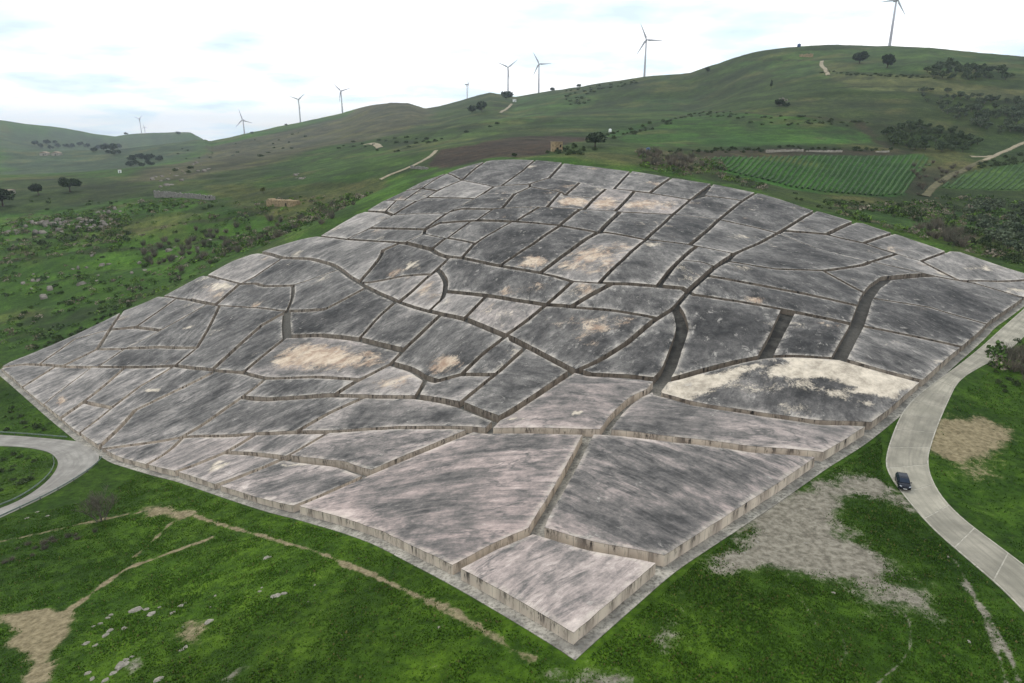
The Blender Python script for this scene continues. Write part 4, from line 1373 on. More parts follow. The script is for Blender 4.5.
# ------------------------------------------------------------------ plants
def leaf_mat(name, dark, light, trans=0.15):
    t = NT(name)
    oi = t.n.new('ShaderNodeObjectInfo')
    n = t.noise(t.coord(), 1.1, 4, 0.6)
    c = t.mix(t.ramp(n, 0.3, 0.7), dark, light)
    c = t.mix(1.0, c, t.mix(oi.outputs['Random'], (0.75, 0.8, 0.75), (1.2, 1.15, 1.1)), 'MULTIPLY')
    sh = t.attr('shade')
    c = t.mix(sh, t.mix(1.0, c, (0.72, 0.74, 0.75), 'MULTIPLY'), c)
    t.color(c); t.rough(0.8)
    return t.m
M_LEAF_DARK = leaf_mat("dark_evergreen_leaves", s2l(32,46,24), s2l(56,72,38))
M_LEAF_PINE = leaf_mat("pine_needles", s2l(28,42,22), s2l(50,68,34))
M_LEAF_OLIVE = leaf_mat("olive_leaves", s2l(66,78,58), s2l(106,116,92))
M_LEAF_BUSH = leaf_mat("scrub_leaves", s2l(44,64,26), s2l(76,96,44))
M_LEAF_HEDGE = leaf_mat("hedge_leaves", s2l(46,60,32), s2l(72,86,48))
M_LEAF_THICK = leaf_mat("thicket_leaves", s2l(54,68,44), s2l(88,102,66))
M_LEAF_YEL = leaf_mat("yellow_green_leaves", s2l(70,76,30), s2l(104,104,48))
M_TWIG = leaf_mat("bare_grey_twigs", s2l(88,82,72), s2l(126,118,104))
M_BARK = plain("tree_bark", s2l(78,68,58), 0.95, 0.35, 6.0)
M_BARKG = plain("pale_grey_bark", s2l(112,106,96), 0.95, 0.3, 6.0)

def crown_mesh(name, n, rx, ry, rz, leaf, seed, lobes=7, flat=0.0):
    """leaf-sized faces gathered in clumps through a crown's volume"""
    g = np.random.default_rng(seed)
    lc = g.normal(0, 1, (lobes, 3)); lc /= np.linalg.norm(lc, axis=1, keepdims=True)
    lc *= g.uniform(0.25, 0.72, (lobes, 1)); lc[:, 2] = np.abs(lc[:, 2])*0.9-0.15
    lr = g.uniform(0.30, 0.52, lobes)
    k = g.integers(0, lobes, n)
    d = g.normal(0, 1, (n, 3)); d /= np.linalg.norm(d, axis=1, keepdims=True)
    p = lc[k] + d*(lr[k]*g.uniform(0.45, 1.0, n)**0.5)[:, None]
    p[:, 2] = np.where(p[:, 2] < -0.35, -0.35+0.2*(p[:, 2]+0.35), p[:, 2])
    p = p*np.array([rx, ry, rz])
    a = g.normal(0, 1, (n, 3)); a /= np.linalg.norm(a, axis=1, keepdims=True)
    b = np.cross(a, g.normal(0, 1, (n, 3))); b /= np.linalg.norm(b, axis=1, keepdims=True)
    s = leaf*g.uniform(0.6, 1.3, n)[:, None]
    v = np.stack([p-a*s, p+b*s*0.55, p+a*s, p-b*s*0.55], 1).reshape(-1, 3)
    f = np.arange(4*n).reshape(-1, 4)
    me = mesh_of(name, v, f)
    fattr(me, 'shade', np.repeat(g.uniform(0, 1, n), 4))
    return me

def tube(path, radii, sides=6):
    path = [Vector(q) for q in path]
    v, f = [], []
    for i, (q, r) in enumerate(zip(path, radii)):
        d = (path[min(i+1, len(path)-1)]-path[max(i-1, 0)]).normalized()
        x = d.orthogonal().normalized(); y = d.cross(x)
        for k in range(sides):
            a = 2*math.pi*k/sides
            v.append(q + (x*math.cos(a)+y*math.sin(a))*r)
    for i in range(len(path)-1):
        for k in range(sides):
            f.append((i*sides+k, i*sides+(k+1) % sides, (i+1)*sides+(k+1) % sides, (i+1)*sides+k))
    f.append(tuple(range((len(path)-1)*sides, len(path)*sides)))
    return v, f

def join(parts):
    V_, F_ = [], []
    for v, f in parts:
        o = len(V_); V_ += [tuple(q) for q in v]; F_ += [tuple(i+o for i in t) for t in f]
    return V_, F_

def trunk_mesh(name, h, r, spread, seed, limbs=4, top=None):
    g = random.Random(seed)
    lean = (g.uniform(-.08, .08)*h, g.uniform(-.08, .08)*h)
    parts = [tube([(0, 0, -0.6), (0, 0, 0.1), (lean[0]*.5, lean[1]*.5, h*.5), (lean[0], lean[1], h)], [r*1.5, r*1.15, r*.9, r*.6])]
    for i in range(limbs):
        a = 2*math.pi*(i+g.random()*.5)/limbs
        z0 = h*g.uniform(.6, .95)
        q = (lean[0]*z0/h, lean[1]*z0/h, z0)
        e = (q[0]+math.cos(a)*spread, q[1]+math.sin(a)*spread, z0+spread*g.uniform(.5, 1.0))
        m = tuple(0.5*(q[k]+e[k])+(0.0 if k < 2 else -0.1*spread) for k in range(3))
        parts.append(tube([q, m, e], [r*.5, r*.36, r*.15], 5))
    return mesh_of(name, *join(parts))

class Kind:
    """a kind of tree or bush: shared meshes for crown and trunk, many placed individuals"""
    def __init__(self, name, mat, bark, variants):
        self.name, self.mat, self.bark, self.variants = name, mat, bark, variants
KINDS = {}
def tree_kind(key, name, mat, bark, n, rx, rz, leaf, th, tr, cz, variants=3, lobes=7, ry=None):
    vs_ = []
    for s in range(variants):
        cm = crown_mesh("crown", n, rx, ry or rx, rz, leaf, hash((len(key), s, n)) % 9999 + s*13, lobes)
        cm.transform(Matrix.Translation((0, 0, cz)))
        tm = trunk_mesh("trunk", th, tr, rx*0.5, s+7, 4)
        cm.materials.append(mat); tm.materials.append(bark)
        vs_.append((cm, tm))
    KINDS[key] = Kind(name, mat, bark, vs_)
tree_kind('round', 'evergreen_tree', M_LEAF_DARK, M_BARK, 1000, 1.05, 0.80, 0.10, 0.5, 0.06, 0.72)
tree_kind('pine', 'umbrella_pine', M_LEAF_PINE, M_BARK, 1200, 1.05, 0.62, 0.095, 0.5, 0.06, 0.72, 2, 9)
tree_kind('olive', 'olive_tree', M_LEAF_OLIVE, M_BARKG, 280, 1.05, 0.85, 0.19, 0.4, 0.08, 0.78, 4)
tree_kind('fardark', 'evergreen_tree', M_LEAF_DARK, M_BARK, 420, 1.12, 0.9, 0.19, 0.4, 0.06, 0.68, 3)
tree_kind('thicket', 'evergreen_tree', M_LEAF_THICK, M_BARK, 280, 1.05, 0.9, 0.17, 0.4, 0.06, 0.72, 4)
tree_kind('poplar', 'slender_tree', M_LEAF_DARK, M_BARK, 260, 0.30, 1.0, 0.13, 0.6, 0.04, 1.1, 1)
tree_kind('yellow', 'young_tree', M_LEAF_YEL, M_BARK, 300, 0.7, 1.0, 0.12, 0.5, 0.05, 1.0, 1)

PLANT_Z = []
def plant(kind, x, y, s, label, cat, group=None, rz=None, g=random.Random(11)):
    K = KINDS[kind]
    cm, tm = K.variants[g.randrange(len(K.variants))]
    r = empty(K.name, (x, y, 0), g.uniform(0, 6.28) if rz is None else rz)
    r.scale = (s, s, s*g.uniform(.9, 1.1))
    tag(r, label, cat, group)
    link("trunk", tm, None, r); link("crown", cm, None, r)
    PLANT_Z.append((r, x, y, -0.05))
    return r

def bush_mesh(name, n, leaf, seed, rz=0.75):
    me = crown_mesh(name, n, 1.0, 1.0, rz, leaf, seed, 6)
    me.transform(Matrix.Translation((0, 0, 0.36*rz)))
    return me
def twig_mesh(name, n, seed, w=0.018, h=1.0):
    g = np.random.default_rng(seed)
    v, f = [], []
    for i in range(n):
        a = g.uniform(0, 6.283); r0 = g.uniform(0, .35)
        b = np.array([math.cos(a)*r0, math.sin(a)*r0, 0])
        lean = g.uniform(.1, 1.0)
        p = b.copy(); d = np.array([math.cos(a)*lean, math.sin(a)*lean, 1.0]); d /= np.linalg.norm(d)
        side = np.cross(d, g.normal(0, 1, 3)); side /= np.linalg.norm(side)
        L = h*g.uniform(.55, 1.05)
        q = b + d*L*.6; e = b + d*L + g.normal(0, .16, 3)*h
        k = len(v)
        v += [p-side*w, p+side*w, q+side*w*.7, q-side*w*.7, e]
        f += [(k, k+1, k+2, k+3), (k+3, k+2, k+4)]
        for _ in range(3):
            t = g.uniform(.3, 1.0); c = b + d*L*.6*t + (e-q)*max(0, (t-.6))
            d2 = d + g.normal(0, .6, 3); d2 /= np.linalg.norm(d2)
            k = len(v)
            v += [c-side*w*.5, c+side*w*.5, c+d2*h*g.uniform(.2, .45)]
            f.append((k, k+1, k+2))
    me = mesh_of(name, v, f)
    fattr(me, 'shade', g.uniform(0, 1, len(v)))
    return me
BUSH = [bush_mesh("scrub_bush", 170, 0.16, 40+i) for i in range(5)]
for b in BUSH: b.materials.append(M_LEAF_BUSH)
BUSHD = [bush_mesh("scrub_bush", 170, 0.16, 60+i) for i in range(4)]
for b in BUSHD: b.materials.append(M_LEAF_HEDGE)
TWIG = [twig_mesh("bare_bush", 110, 80+i) for i in range(4)]
for b in TWIG: b.materials.append(M_TWIG)

def scatter(poly_px, n, seed, mind=0.0):
    g = np.random.default_rng(seed); out = []
    P = np.array(poly_px, float)
    mn, mx = P.min(0), P.max(0)
    tries = 0
    while len(out) < n and tries < n*60:
        tries += 1
        q = g.uniform(mn, mx)
        if sdist(np.array([q[0]]), np.array([q[1]]), P)[0] <= 0: continue
        if mind and any((q[0]-o[0])**2+((q[1]-o[1])*2)**2 < mind**2 for o in out): continue
        out.append(tuple(q))
    return out

def bushes(poly, n, seed, meshes, name, size, label, group, flat=1.0, mind=0.0):
    g = random.Random(seed)
    pts = scatter(poly, n, seed, mind)
    if not pts: return
    w = hit(pts)
    for p in w:
        s = g.uniform(*size)
        o = link(name, meshes[g.randrange(len(meshes))])
        o.scale = (s*g.uniform(.75, 1.15), s*g.uniform(.75, 1.15), s*1.45*flat*g.uniform(.75, 1.2))
        o.rotation_euler = (0, 0, g.uniform(0, 6.28))
        tag(o, label, "bush", group)
        PLANT_Z.append((o, p[0], p[1], -0.05))

def hedge(poly, n, seed, size, label, flat=.8, mind=3):
    """one hedge: many bushy clumps grown together in a line"""
    g = random.Random(seed)
    w = hit(scatter(poly, n, seed, mind))
    c = w.mean(0)
    z = surface(w[:, 0], w[:, 1]); cz = float(surface(np.array([c[0]]), np.array([c[1]]))[0])
    V_, S_ = [], []
    src = []
    for b in BUSHD:
        a = np.empty(len(b.vertices)*3, np.float32); b.vertices.foreach_get('co', a); src.append(a.reshape(-1, 3))
    for p, zz in zip(w, z):
        s = g.uniform(*size); k = src[g.randrange(len(src))]; a = g.uniform(0, 6.28)
        R = np.array([[math.cos(a), -math.sin(a), 0], [math.sin(a), math.cos(a), 0], [0, 0, 1]])
        V_.append((k*[s, s, s*flat*1.3])@R.T + [p[0]-c[0], p[1]-c[1], zz-cz-.05])
    v = np.vstack(V_); f = np.arange(len(v)).reshape(-1, 4)
    me = mesh_of("hedge", v, f)
    fattr(me, 'shade', np.repeat(np.random.default_rng(seed).uniform(0, 1, len(f)), 4))
    o = link("hedge", me, M_LEAF_HEDGE)
    o.location = (c[0], c[1], cz)
    tag(o, label, "hedge")

def at(px, py): return hit([(px, py)])[0]
def mpp(px, py):
    p = at(px, py); return (p[1]*CP-(p[2]-CAMZ)*SP)/FPX      # metres across one photo pixel there

# single trees: kind, foot pixel, crown half width in pixels, label, category
for kind, px, py, hw, lab in [
  ('pine', 70, 191.5, 11.5, "wide umbrella-shaped tree standing alone on the left hillside"),
  ('round', 38.5, 194.5, 8, "round dark tree left of the wide umbrella-shaped tree"),
  ('round', 3, 206, 15, "big dark tree cut by the left edge of the photo"),
  ('round', 595, 147, 12, "dark round tree on a thin trunk above the top of the concrete blocks"),
  ('fardark', 506, 99.5, 6.5, "bushy dark tree on the ridge at the foot of a wind turbine"),
  ('fardark', 497, 93.5, 3, "small tree on the ridge just left of the bushy dark one"),
  ('fardark', 482, 111.5, 7, "right one of two dark trees on the slope below the ridge"),
  ('fardark', 472, 112.5, 5.5, "left one of two dark trees on the slope below the ridge"),
  ('fardark', 552.5, 91, 3.2, "small dark tree on the crest right of a wind turbine"),
  ('fardark', 859.5, 62.5, 8.5, "left one of two round dark trees high on the right hill"),
  ('fardark', 887, 67.5, 8.5, "right one of two round dark trees high on the right hill"),
  ('fardark', 779, 107, 5.5, "dark tree at the stone heap on the right hillside"),
  ('fardark', 786, 108.5, 4, "smaller dark tree right beside the stone heap tree"),
  ('poplar', 771, 89.5, 5, "slender dark tree above the stone heap on the right hillside"),
  ('yellow', 263.5, 194, 4.5, "small yellow-green tree on the left hillside"),
  ('fardark', 515, 156.5, 3.4, "small dark tree beside the ploughed brown field"),
  ('fardark', 579, 86.5, 2.6, "tiny dark tree on the crest between the middle turbines"),
  ('fardark', 707, 72.5, 3.0, "tiny dark tree on the crest right of the tallest middle turbine"),
  ('fardark', 126, 135, 2.2, "tiny dark tree on the far left hill beside a turbine"),
  ('fardark', 179, 135, 2.4, "tiny dark tree at the right end of the far left hill"),
  ('fardark', 286, 126, 1.6, "tiny dark tree on the left ridge near a turbine"),
  ('fardark', 252, 134, 1.8, "tiny dark tree on the left ridge at its low end"),
 ]:
    p = at(px, py); s = hw*mpp(px, py)
    cat = "tree"
    plant(kind, p[0], p[1], s, lab, cat)

# olive groves, each tree an individual
for poly, n, seed, md, size, lab, grp, kind in [
  ([(915,90),(945,90),(985,98),(1040,103),(1040,140),(990,134),(962,122),(935,110)], 85, 5, 5.0, (2.6,4.2), "grey-green olive tree in the grove on the right hillside", "olive trees in the right hillside grove", 'olive'),
  ([(885,128),(915,124),(960,132),(982,146),(960,152),(905,150),(885,142)], 60, 6, 4.5, (2.6,4.4), "dark tree in the thicket above the right end of the striped field", "trees of the thicket above the striped field", 'thicket'),
  ([(926,68),(955,64),(1005,70),(1015,78),(960,80),(928,76)], 46, 8, 3.5, (3.5,6.0), "dark tree in the low wood near the top of the right hill", "trees of the low wood on the right hill", 'thicket'),
  ([(958,212),(985,202),(1040,206),(1040,262),(1005,252),(975,232)], 44, 9, 7.0, (2.2,3.4), "pale grey olive tree right of the concrete blocks' upper edge", "olive trees right of the blocks", 'olive'),
  ([(108,152),(140,157),(165,160),(165,163),(130,160),(108,156)], 12, 12, 3.0, (5,7), "small tree in the row below the far left hills", "tree row below the far left hills", 'fardark'),
  ([(128,158),(152,155),(155,166),(130,167)], 12, 13, 3.5, (5,8), "tree in the dark clump in the far left valley", "tree clump in the far left valley", 'fardark'),
  ([(30,142),(120,147),(118,153),(40,150)], 16, 14, 5, (8,12), "tree in the belt under the far left hill", "tree belt under the far left hill", 'fardark'),
 ]:
    g = random.Random(seed)
    pts = scatter(poly, n, seed, md)
    for p in hit(pts):
        plant(kind, p[0], p[1], g.uniform(*size), lab, "tree", grp)

# scrub
bushes([(0,232),(60,225),(125,222),(130,240),(60,246),(0,248)], 34, 21, BUSHD, "scrub_bush", (1.2,2.8), "dark scrub bush among the rocks on the left hillside", "dark scrub among the left hillside rocks", .8, 3)
bushes([(5,340),(40,290),(120,240),(230,225),(300,222),(250,248),(150,292),(30,352)], 60, 22, BUSH, "scrub_bush", (0.8,2.2), "low green bush on the grass slope left of the concrete blocks", "low bushes on the left grass slope", .7, 5)
bushes([(140,245),(185,232),(240,226),(300,215),(350,196),(372,196),(330,222),(262,246),(215,262),(165,285),(150,270)], 70, 23, TWIG, "bare_bush", (1.8,3.4), "bare grey-brown bush on the bank above the blocks' left edge", "bare bushes above the blocks' left edge", .9, 3)
bushes([(30,352),(120,306),(160,290),(150,296),(60,345)], 26, 24, BUSHD, "scrub_bush", (0.8,1.7), "dark bush hugging the lower left edge of the concrete blocks", "dark bushes along the blocks' lower left edge", .8, 4)
bushes([(640,150),(698,158),(706,170),(690,172),(640,163)], 40, 25, TWIG, "bare_bush", (2.2,4.0), "bare brown bush just above the blocks' top right edge", "bare bushes above the blocks' top right edge", .8, 3)
bushes([(870,210),(905,218),(960,240),(1000,258),(1024,268),(1024,262),(960,228),(900,205)], 44, 26, BUSHD, "scrub_bush", (1.4,2.8), "dark bush behind the blocks' upper right edge", "dark bushes behind the blocks' upper right edge", .9, 3)
bushes([(912,225),(935,220),(970,240),(965,250),(930,238)], 18, 27, TWIG, "bare_bush", (2.4,3.8), "bare grey bush amid the dark ones at the upper right edge", "bare grey bushes at the upper right edge", .9, 4)
bushes([(985,345),(1024,330),(1040,372),(1000,400),(990,370)], 20, 28, BUSHD, "scrub_bush", (0.6,1.3), "dark bush right of the concrete road near the photo's right edge", "dark bushes right of the road", .8, 5)
bushes([(1000,350),(1024,345),(1030,385),(1005,390)], 8, 29, TWIG, "bare_bush", (1.8,2.8), "bare grey bush right of the concrete road", "bare grey bushes right of the road", .9, 6)
bushes([(0,395),(30,410),(50,430),(0,432)], 10, 30, BUSHD, "scrub_bush", (0.6,1.4), "dark bush on the bank above the hairpin road", "dark bushes above the hairpin road", .7, 7)
bushes([(0,452),(40,455),(48,468),(20,490),(0,498)], 14, 31, BUSHD, "scrub_bush", (0.6,1.5), "dark bush inside the hairpin bend", "dark bushes inside the hairpin bend", .6, 6)
bushes([(0,548),(70,535),(110,528),(60,552),(0,566)], 14, 32, TWIG, "bare_bush", (0.6,1.1), "low dead bush on the bank below the hairpin road", "low dead bushes below the hairpin road", .7, 6)
bushes([(905,165),(935,160),(975,166),(940,186),(915,196)], 26, 33, TWIG, "bare_bush", (1.6,2.8), "bare brown bush beside the track between the two striped fields", "bare bushes beside the track between the fields", .8, 3)
hedge([(960,172),(985,160),(1040,152),(1040,162),(985,168)], 24, 34, (1.6,3.0), "dark hedge below the right-hand track", .8, 3)
hedge([(640,152),(700,149),(760,147),(870,148),(905,150),(760,151.5),(640,154)], 46, 35, (1.2,2.4), "long dark hedge above the striped field", .8, 3)
bushes([(545,150),(590,144),(600,150),(580,156),(548,156)], 20, 36, BUSHD, "scrub_bush", (1.4,2.6), "dark bush around the small tan house", "bushes around the small tan house", .8, 3)
hedge([(600,136),(640,127),(690,115),(712,111),(712,114),(640,133),(605,142)], 34, 37, (1.6,3.0), "hedge sloping across the middle hill right of the dark round tree", .8, 3)
hedge([(560,92),(640,80),(640,84),(575,97),(600,104),(570,106)], 34, 38, (3.0,5.5), "dark scrub belt under the middle ridge", .7, 4)
hedge([(700,112),(780,116),(870,122),(870,128),(760,125),(700,118)], 40, 39, (1.6,3.0), "bushy field bank across the right hillside", .6, 4)
hedge([(820,72),(930,76),(935,78),(870,76),(820,75)], 30, 40, (2.0,3.4), "thin hedge across the upper right hill", .6, 3)
hedge([(330,150),(360,140),(430,136),(520,118),(440,140),(400,152)], 26, 41, (2.0,4.0), "bushy field edge left of the ploughed brown field", .6, 6)
bushes([(165,150),(235,140),(330,125),(300,150),(210,170),(160,175)], 26, 42, BUSHD, "scrub_bush", (2.2,5.0), "dark bush scattered on the brownish left ridge", "bushes scattered on the left ridge", .6, 5)
bushes([(20,190),(60,200),(160,196),(250,210),(130,215),(30,212)], 26, 43, BUSH, "scrub_bush", (1.2,2.6), "green bush on the left hillside below the lone trees", "green bushes below the lone trees", .7, 5)
bushes([(720,175),(800,192),(860,200),(900,210),(850,215),(780,195),(725,180)], 20, 44, BUSHD, "scrub_bush", (0.9,1.8), "dark bush between the striped field and the blocks", "bushes between the striped field and the blocks", .7, 4)

def undergrowth(name, label, areas, seed):
    """low tangled growth nobody could count: one object"""
    g = np.random.default_rng(seed)
    pts = []
    for poly, n in areas:
        w = hit(poly)[:, :2]
        mn, mx = w.min(0), w.max(0)
        q = g.uniform(mn, mx, (n*4, 2))
        q = q[sdist(q[:, 0], q[:, 1], w) > 0]
        d = fbm(q[:, 0]/30.0+3, q[:, 1]/22.0, 3) + g.uniform(-.35, .35, len(q))
        pts.append(q[d > 0.02][:n])
    q = np.vstack(pts)
    q = q[near_sd(q[:, 0], q[:, 1], FLOOR, 5) < -2.0]
    z = surface(q[:, 0], q[:, 1])
    n, m = len(q), 34
    s = g.uniform(0.5, 1.9, n)*(1+0.5*(g.random(n) < 0.2))
    d = g.normal(0, 1, (n, m, 3)); d /= np.linalg.norm(d, axis=2, keepdims=True)
    d[..., 2] = np.abs(d[..., 2])
    c = np.stack([q[:, 0], q[:, 1], z-0.1], -1)[:, None, :] + d*(s[:, None]*g.uniform(.55, 1.0, (n, m)))[..., None]*np.array([1.2, 1.2, 1.0])
    a = g.normal(0, 1, (n, m, 3)); a /= np.linalg.norm(a, axis=2, keepdims=True)
    b = np.cross(a, g.normal(0, 1, (n, m, 3))); b /= np.linalg.norm(b, axis=2, keepdims=True)
    L = (0.24*s)[:, None, None]
    v = np.stack([c-a*L, c+b*L*.7, c+a*L, c-b*L*.7], 2).reshape(-1, 3)
    pal = np.array([s2l(58,80,32), s2l(46,62,30), s2l(76,98,38), s2l(96,90,72), s2l(110,102,88), s2l(52,58,40)])
    col = pal[g.choice(6, n, p=[.30, .14, .22, .16, .12, .06])]*g.uniform(1.0, 1.6, (n, 1))
    col = np.repeat(col, m*4, 0)*np.repeat(g.uniform(.75, 1.25, (n*m, 1)), 4, 0)
    me = bpy.data.meshes.new(name)
    nv = len(v)
    me.vertices.add(nv); me.vertices.foreach_set('co', v.ravel().astype(np.float32))
    me.loops.add(nv); me.loops.foreach_set('vertex_index', np.arange(nv, dtype=np.int32))
    me.polygons.add(nv//4); me.polygons.foreach_set('loop_start', np.arange(0, nv, 4, dtype=np.int32))
    me.update(calc_edges=True)
    cattr(me, 'col', np.clip(col, 0, 1))
    t = NT("undergrowth_leaves"); t.color(t.attr('col', 'Color')); t.rough(0.85)
    o = link(name, me, t.m)
    tag(o, label, "undergrowth", kind='stuff')
undergrowth("undergrowth", "tangled low scrub over the slopes left of the concrete blocks",
    [([(0,345),(0,215),(120,205),(230,200),(330,195),(372,192),(330,218),(262,248),(200,274),(120,312),(20,356)], 1000),
     ([(0,225),(60,214),(130,216),(130,244),(0,252)], 500), ([(200,255),(260,243),(330,214),(372,194),(345,200),(250,232),(190,262)], 900)], 71)
undergrowth("undergrowth", "tangled low scrub behind the upper right edge of the concrete blocks",
    [([(700,172),(760,184),(815,200),(905,200),(960,195),(1040,205),(1040,275),(960,250),(890,230),(815,210)], 900), ([(640,152),(720,160),(725,172),(680,176),(640,168)], 160),
     ([(990,350),(1040,330),(1040,400),(1005,400)], 160)], 72)

# ------------------------------------------------------------------ the bare tree by the hairpin
def bare_tree():
    g = random.Random(5)
    p = at(101, 521)
    r = empty("bare_tree", (p[0], p[1], 0))
    tag(r, "leafless grey tree on the grass below the hairpin bend", "tree")
    def grow(base, d, L, rad, depth, out):
        n = 3
        pts = [base]; rs = [rad]
        q = base.copy()
        for i in range(n):
            d = (d + Vector((g.uniform(-.2, .2), g.uniform(-.2, .2), g.uniform(-.05, .16)))).normalized()
            q = q + d*(L/n); pts.append(q.copy()); rs.append(rad*(1-.6*(i+1)/n))
        out.append(tube(pts, rs, 5 if depth < 2 else 3))
        if depth < 4:
            for k in range(4 if depth < 3 else 3):
                t = g.uniform(.35, 1.0)
                i = min(n-1, int(t*n)); b = pts[i].lerp(pts[i+1], t*n-i)
                a = g.uniform(0, 6.28)
                e = (d + Vector((math.cos(a), math.sin(a), .25))*g.uniform(.6, 1.0)).normalized()
                grow(b, e, L*g.uniform(.55, .75), rad*.62, depth+1, out)
    trunk, br = [], []
    for a in (0.3, 2.2, 4.1, 5.4):
        b = Vector((math.cos(a)*.35, math.sin(a)*.35, -.4))
        d = Vector((math.cos(a)*.45, math.sin(a)*.45, 1)).normalized()
        trunk.append(tube([b, b+d*1.2, b+d*2.4], [.13, .10, .075], 6))
        for k in range(4):
            e = (d + Vector((g.uniform(-.8, .8), g.uniform(-.8, .8), g.uniform(-.1, .3)))).normalized()
            grow(b+d*(1.0+.45*k), e, 2.3, .085, 1, br)
    tr = link("trunk", mesh_of("trunk", *join(trunk)), M_BARKG, r)
    me = mesh_of("branches", *join(br)); fattr(me, 'shade', [0.6]*len(me.vertices))
    link("branches", me, M_TWIG, r)
    PLANT_Z.append((r, p[0], p[1], 0))
bare_tree()

# ------------------------------------------------------------------ vine rows
M_VINE = leaf_mat("vine_row_leaves", s2l(40,66,27), s2l(64,94,40))
def vine_field(poly_px, starts, step_px, label, group, seed, hgt=0.9):
    poly = hit(poly_px)[:, :2]
    g = np.random.default_rng(seed)
    for a_px, b_px in starts:
        a = at(*a_px)[:2]; b = at(*b_px)[:2]
        L = np.linalg.norm(b-a); n = int(L/1.6)
        if n < 4: continue
        q = a + (b-a)*np.linspace(0, 1, n)[:, None]
        k = sdist(q[:, 0], q[:, 1], poly) > 0
        q = q[k]
        if len(q) < 4: continue
        d = (b-a)/L; s = np.array([-d[1], d[0]])
        z = surface(q[:, 0], q[:, 1])
        w = 0.55+g.uniform(-.15, .2, len(q)); h = hgt*(1+g.uniform(-.25, .25, len(q)))
        v = []
        for i in range(len(q)):
            for o, t in ((-1, 0), (-.9, .6), (0, 1), (.9, .6), (1, 0)):
                e = q[i]+s*o*w[i]
                v.append((e[0]-q[0][0], e[1]-q[0][1], z[i]-z[0]-.15+t*(h[i]+.15)))
        f = []
        for i in range(len(q)-1):
            for c in range(4): f.append((i*5+c, (i+1)*5+c, (i+1)*5+c+1, i*5+c+1))
        me = mesh_of("vine_row", v, f)
        fattr(me, 'shade', g.uniform(0, 1, len(v)))
        o = link("vine_row", me, M_VINE)
        o.location = (q[0][0], q[0][1], z[0])
        tag(o, label, "vine row", group)
st = []
for i in range(52):
    x = 704 + i*6.1
    k = 1.0 + 0.35*(x-704)/220
    st.append(((x, 156.5-1.2*(x-704)/220), (x-62/k, 156.5+54)))
VINE1 = [(705,157),(925,153),(930,164),(905,195),(870,196),(820,191),(760,180),(715,170)]
vine_field(VINE1, st, 6, "row of low green vines in the striped field above the blocks", "vine rows of the striped field", 3)
st = []
for i in range(24):
    x = 950 + i*7.0
    st.append(((x, 160), (x-30-0.2*i, 190)))
VINE2 = [(938,188),(972,170),(1024,163),(1060,163),(1060,190)]
vine_field(VINE2, st, 7, "row of pale green vines in the small striped field at the right edge", "vine rows of the right-hand field", 4, 0.7)

# ------------------------------------------------------------------ rocks
M_ROCK = plain("pale_limestone", s2l(128,123,113), 0.95, 0.3, 2.5)
M_ROCKG = plain("grey_hillside_rock", s2l(112,106,98), 0.95, 0.35, 1.2)
def rock_mesh(seed, mat):
    g = np.random.default_rng(seed)
    bm = bmesh.new(); bmesh.ops.create_icosphere(bm, subdivisions=2, radius=1.0)
    cut = [(g.normal(0, 1, 3), g.uniform(.45, .8)) for _ in range(7)]
    for v in bm.verts:
        c = np.array(v.co)
        for n, d in cut:
            n = n/np.linalg.norm(n); t = c@n
            if t > d: c = c-n*(t-d)
        c = c*(1+g.uniform(-.05, .05)); c[2] *= .7
        v.co = Vector(c)
    me = bpy.data.meshes.new("rock"); bm.to_mesh(me); bm.free()
    me.materials.append(mat)
    return me
ROCKS = [rock_mesh(i, M_ROCK) for i in range(6)]
ROCKG = [rock_mesh(i, M_ROCKG) for i in range(6)]
def rock(x, y, s, label, group, g=random.Random(2), sink=.12, far=False):
    o = link("rock", (ROCKG if far else ROCKS)[g.randrange(6)])
    o.scale = (s*g.uniform(.8, 1.5), s*g.uniform(.7, 1.2), s*g.uniform(.6, 1.0))
    if far: o.scale = (s*g.uniform(.6, 1.5), s*g.uniform(.6, 1.0), s*g.uniform(.9, 2.0))
    o.rotation_euler = (0, 0, g.uniform(0, 6.28) if not far else g.uniform(-.5, .5))
    tag(o, label, "rock", group)
    PLANT_Z.append((o, x, y, s*sink))
RK = [(37,512,.5),(26,518.5,.6),(47,516,.35),(137,610,1.0),(152,613,.6),(146,609,.5),(111,615,.35),(108,618,.3),(101,624,.35),(93,627,.25),(110,631,.4),(125,628.5,.5),(105,636,.45),(85,644,.45),(95,646,.35),
      (159,606,.3),(173,612,.4),(180,606,.45),(186,602,.35),(215,596,.3),(210,623,.6),(207,625,.4),(185,648,.5),(182,650,.3),(132,657,.35),(119,667,.8),(124,664,.6),(115,672,.5),(127,660,.4),(87,673,.4),(106,680,.5),(158,680,.5),
      (92,678,.4),(266,558,.5),(270,557,.35),(260,592,.35),(262,588,.25),(278,596,.75),(273,598,.5),(284,594,.4),(439,628,.2),(342,636,.15),(308,602,.2),(315,585,.25),(211,607,.2),(183,628,.25)]
for (x, y, s) in RK:
    q = at(x, y)
    rock(q[0], q[1], s, "pale limestone rock in the grass below the blocks, lower left", "rocks in the lower left grass")
for (x, y, s) in [(834,593,.3),(806,543,.25),(948,557,.3),(969,642,.25),(976,566,.2),(938,643,.2),(757,541,.25),(745,553,.2)]:
    q = at(x, y); rock(q[0], q[1], s, "small pale stone in the clearing below the concrete road", "stones in the lower right clearing")
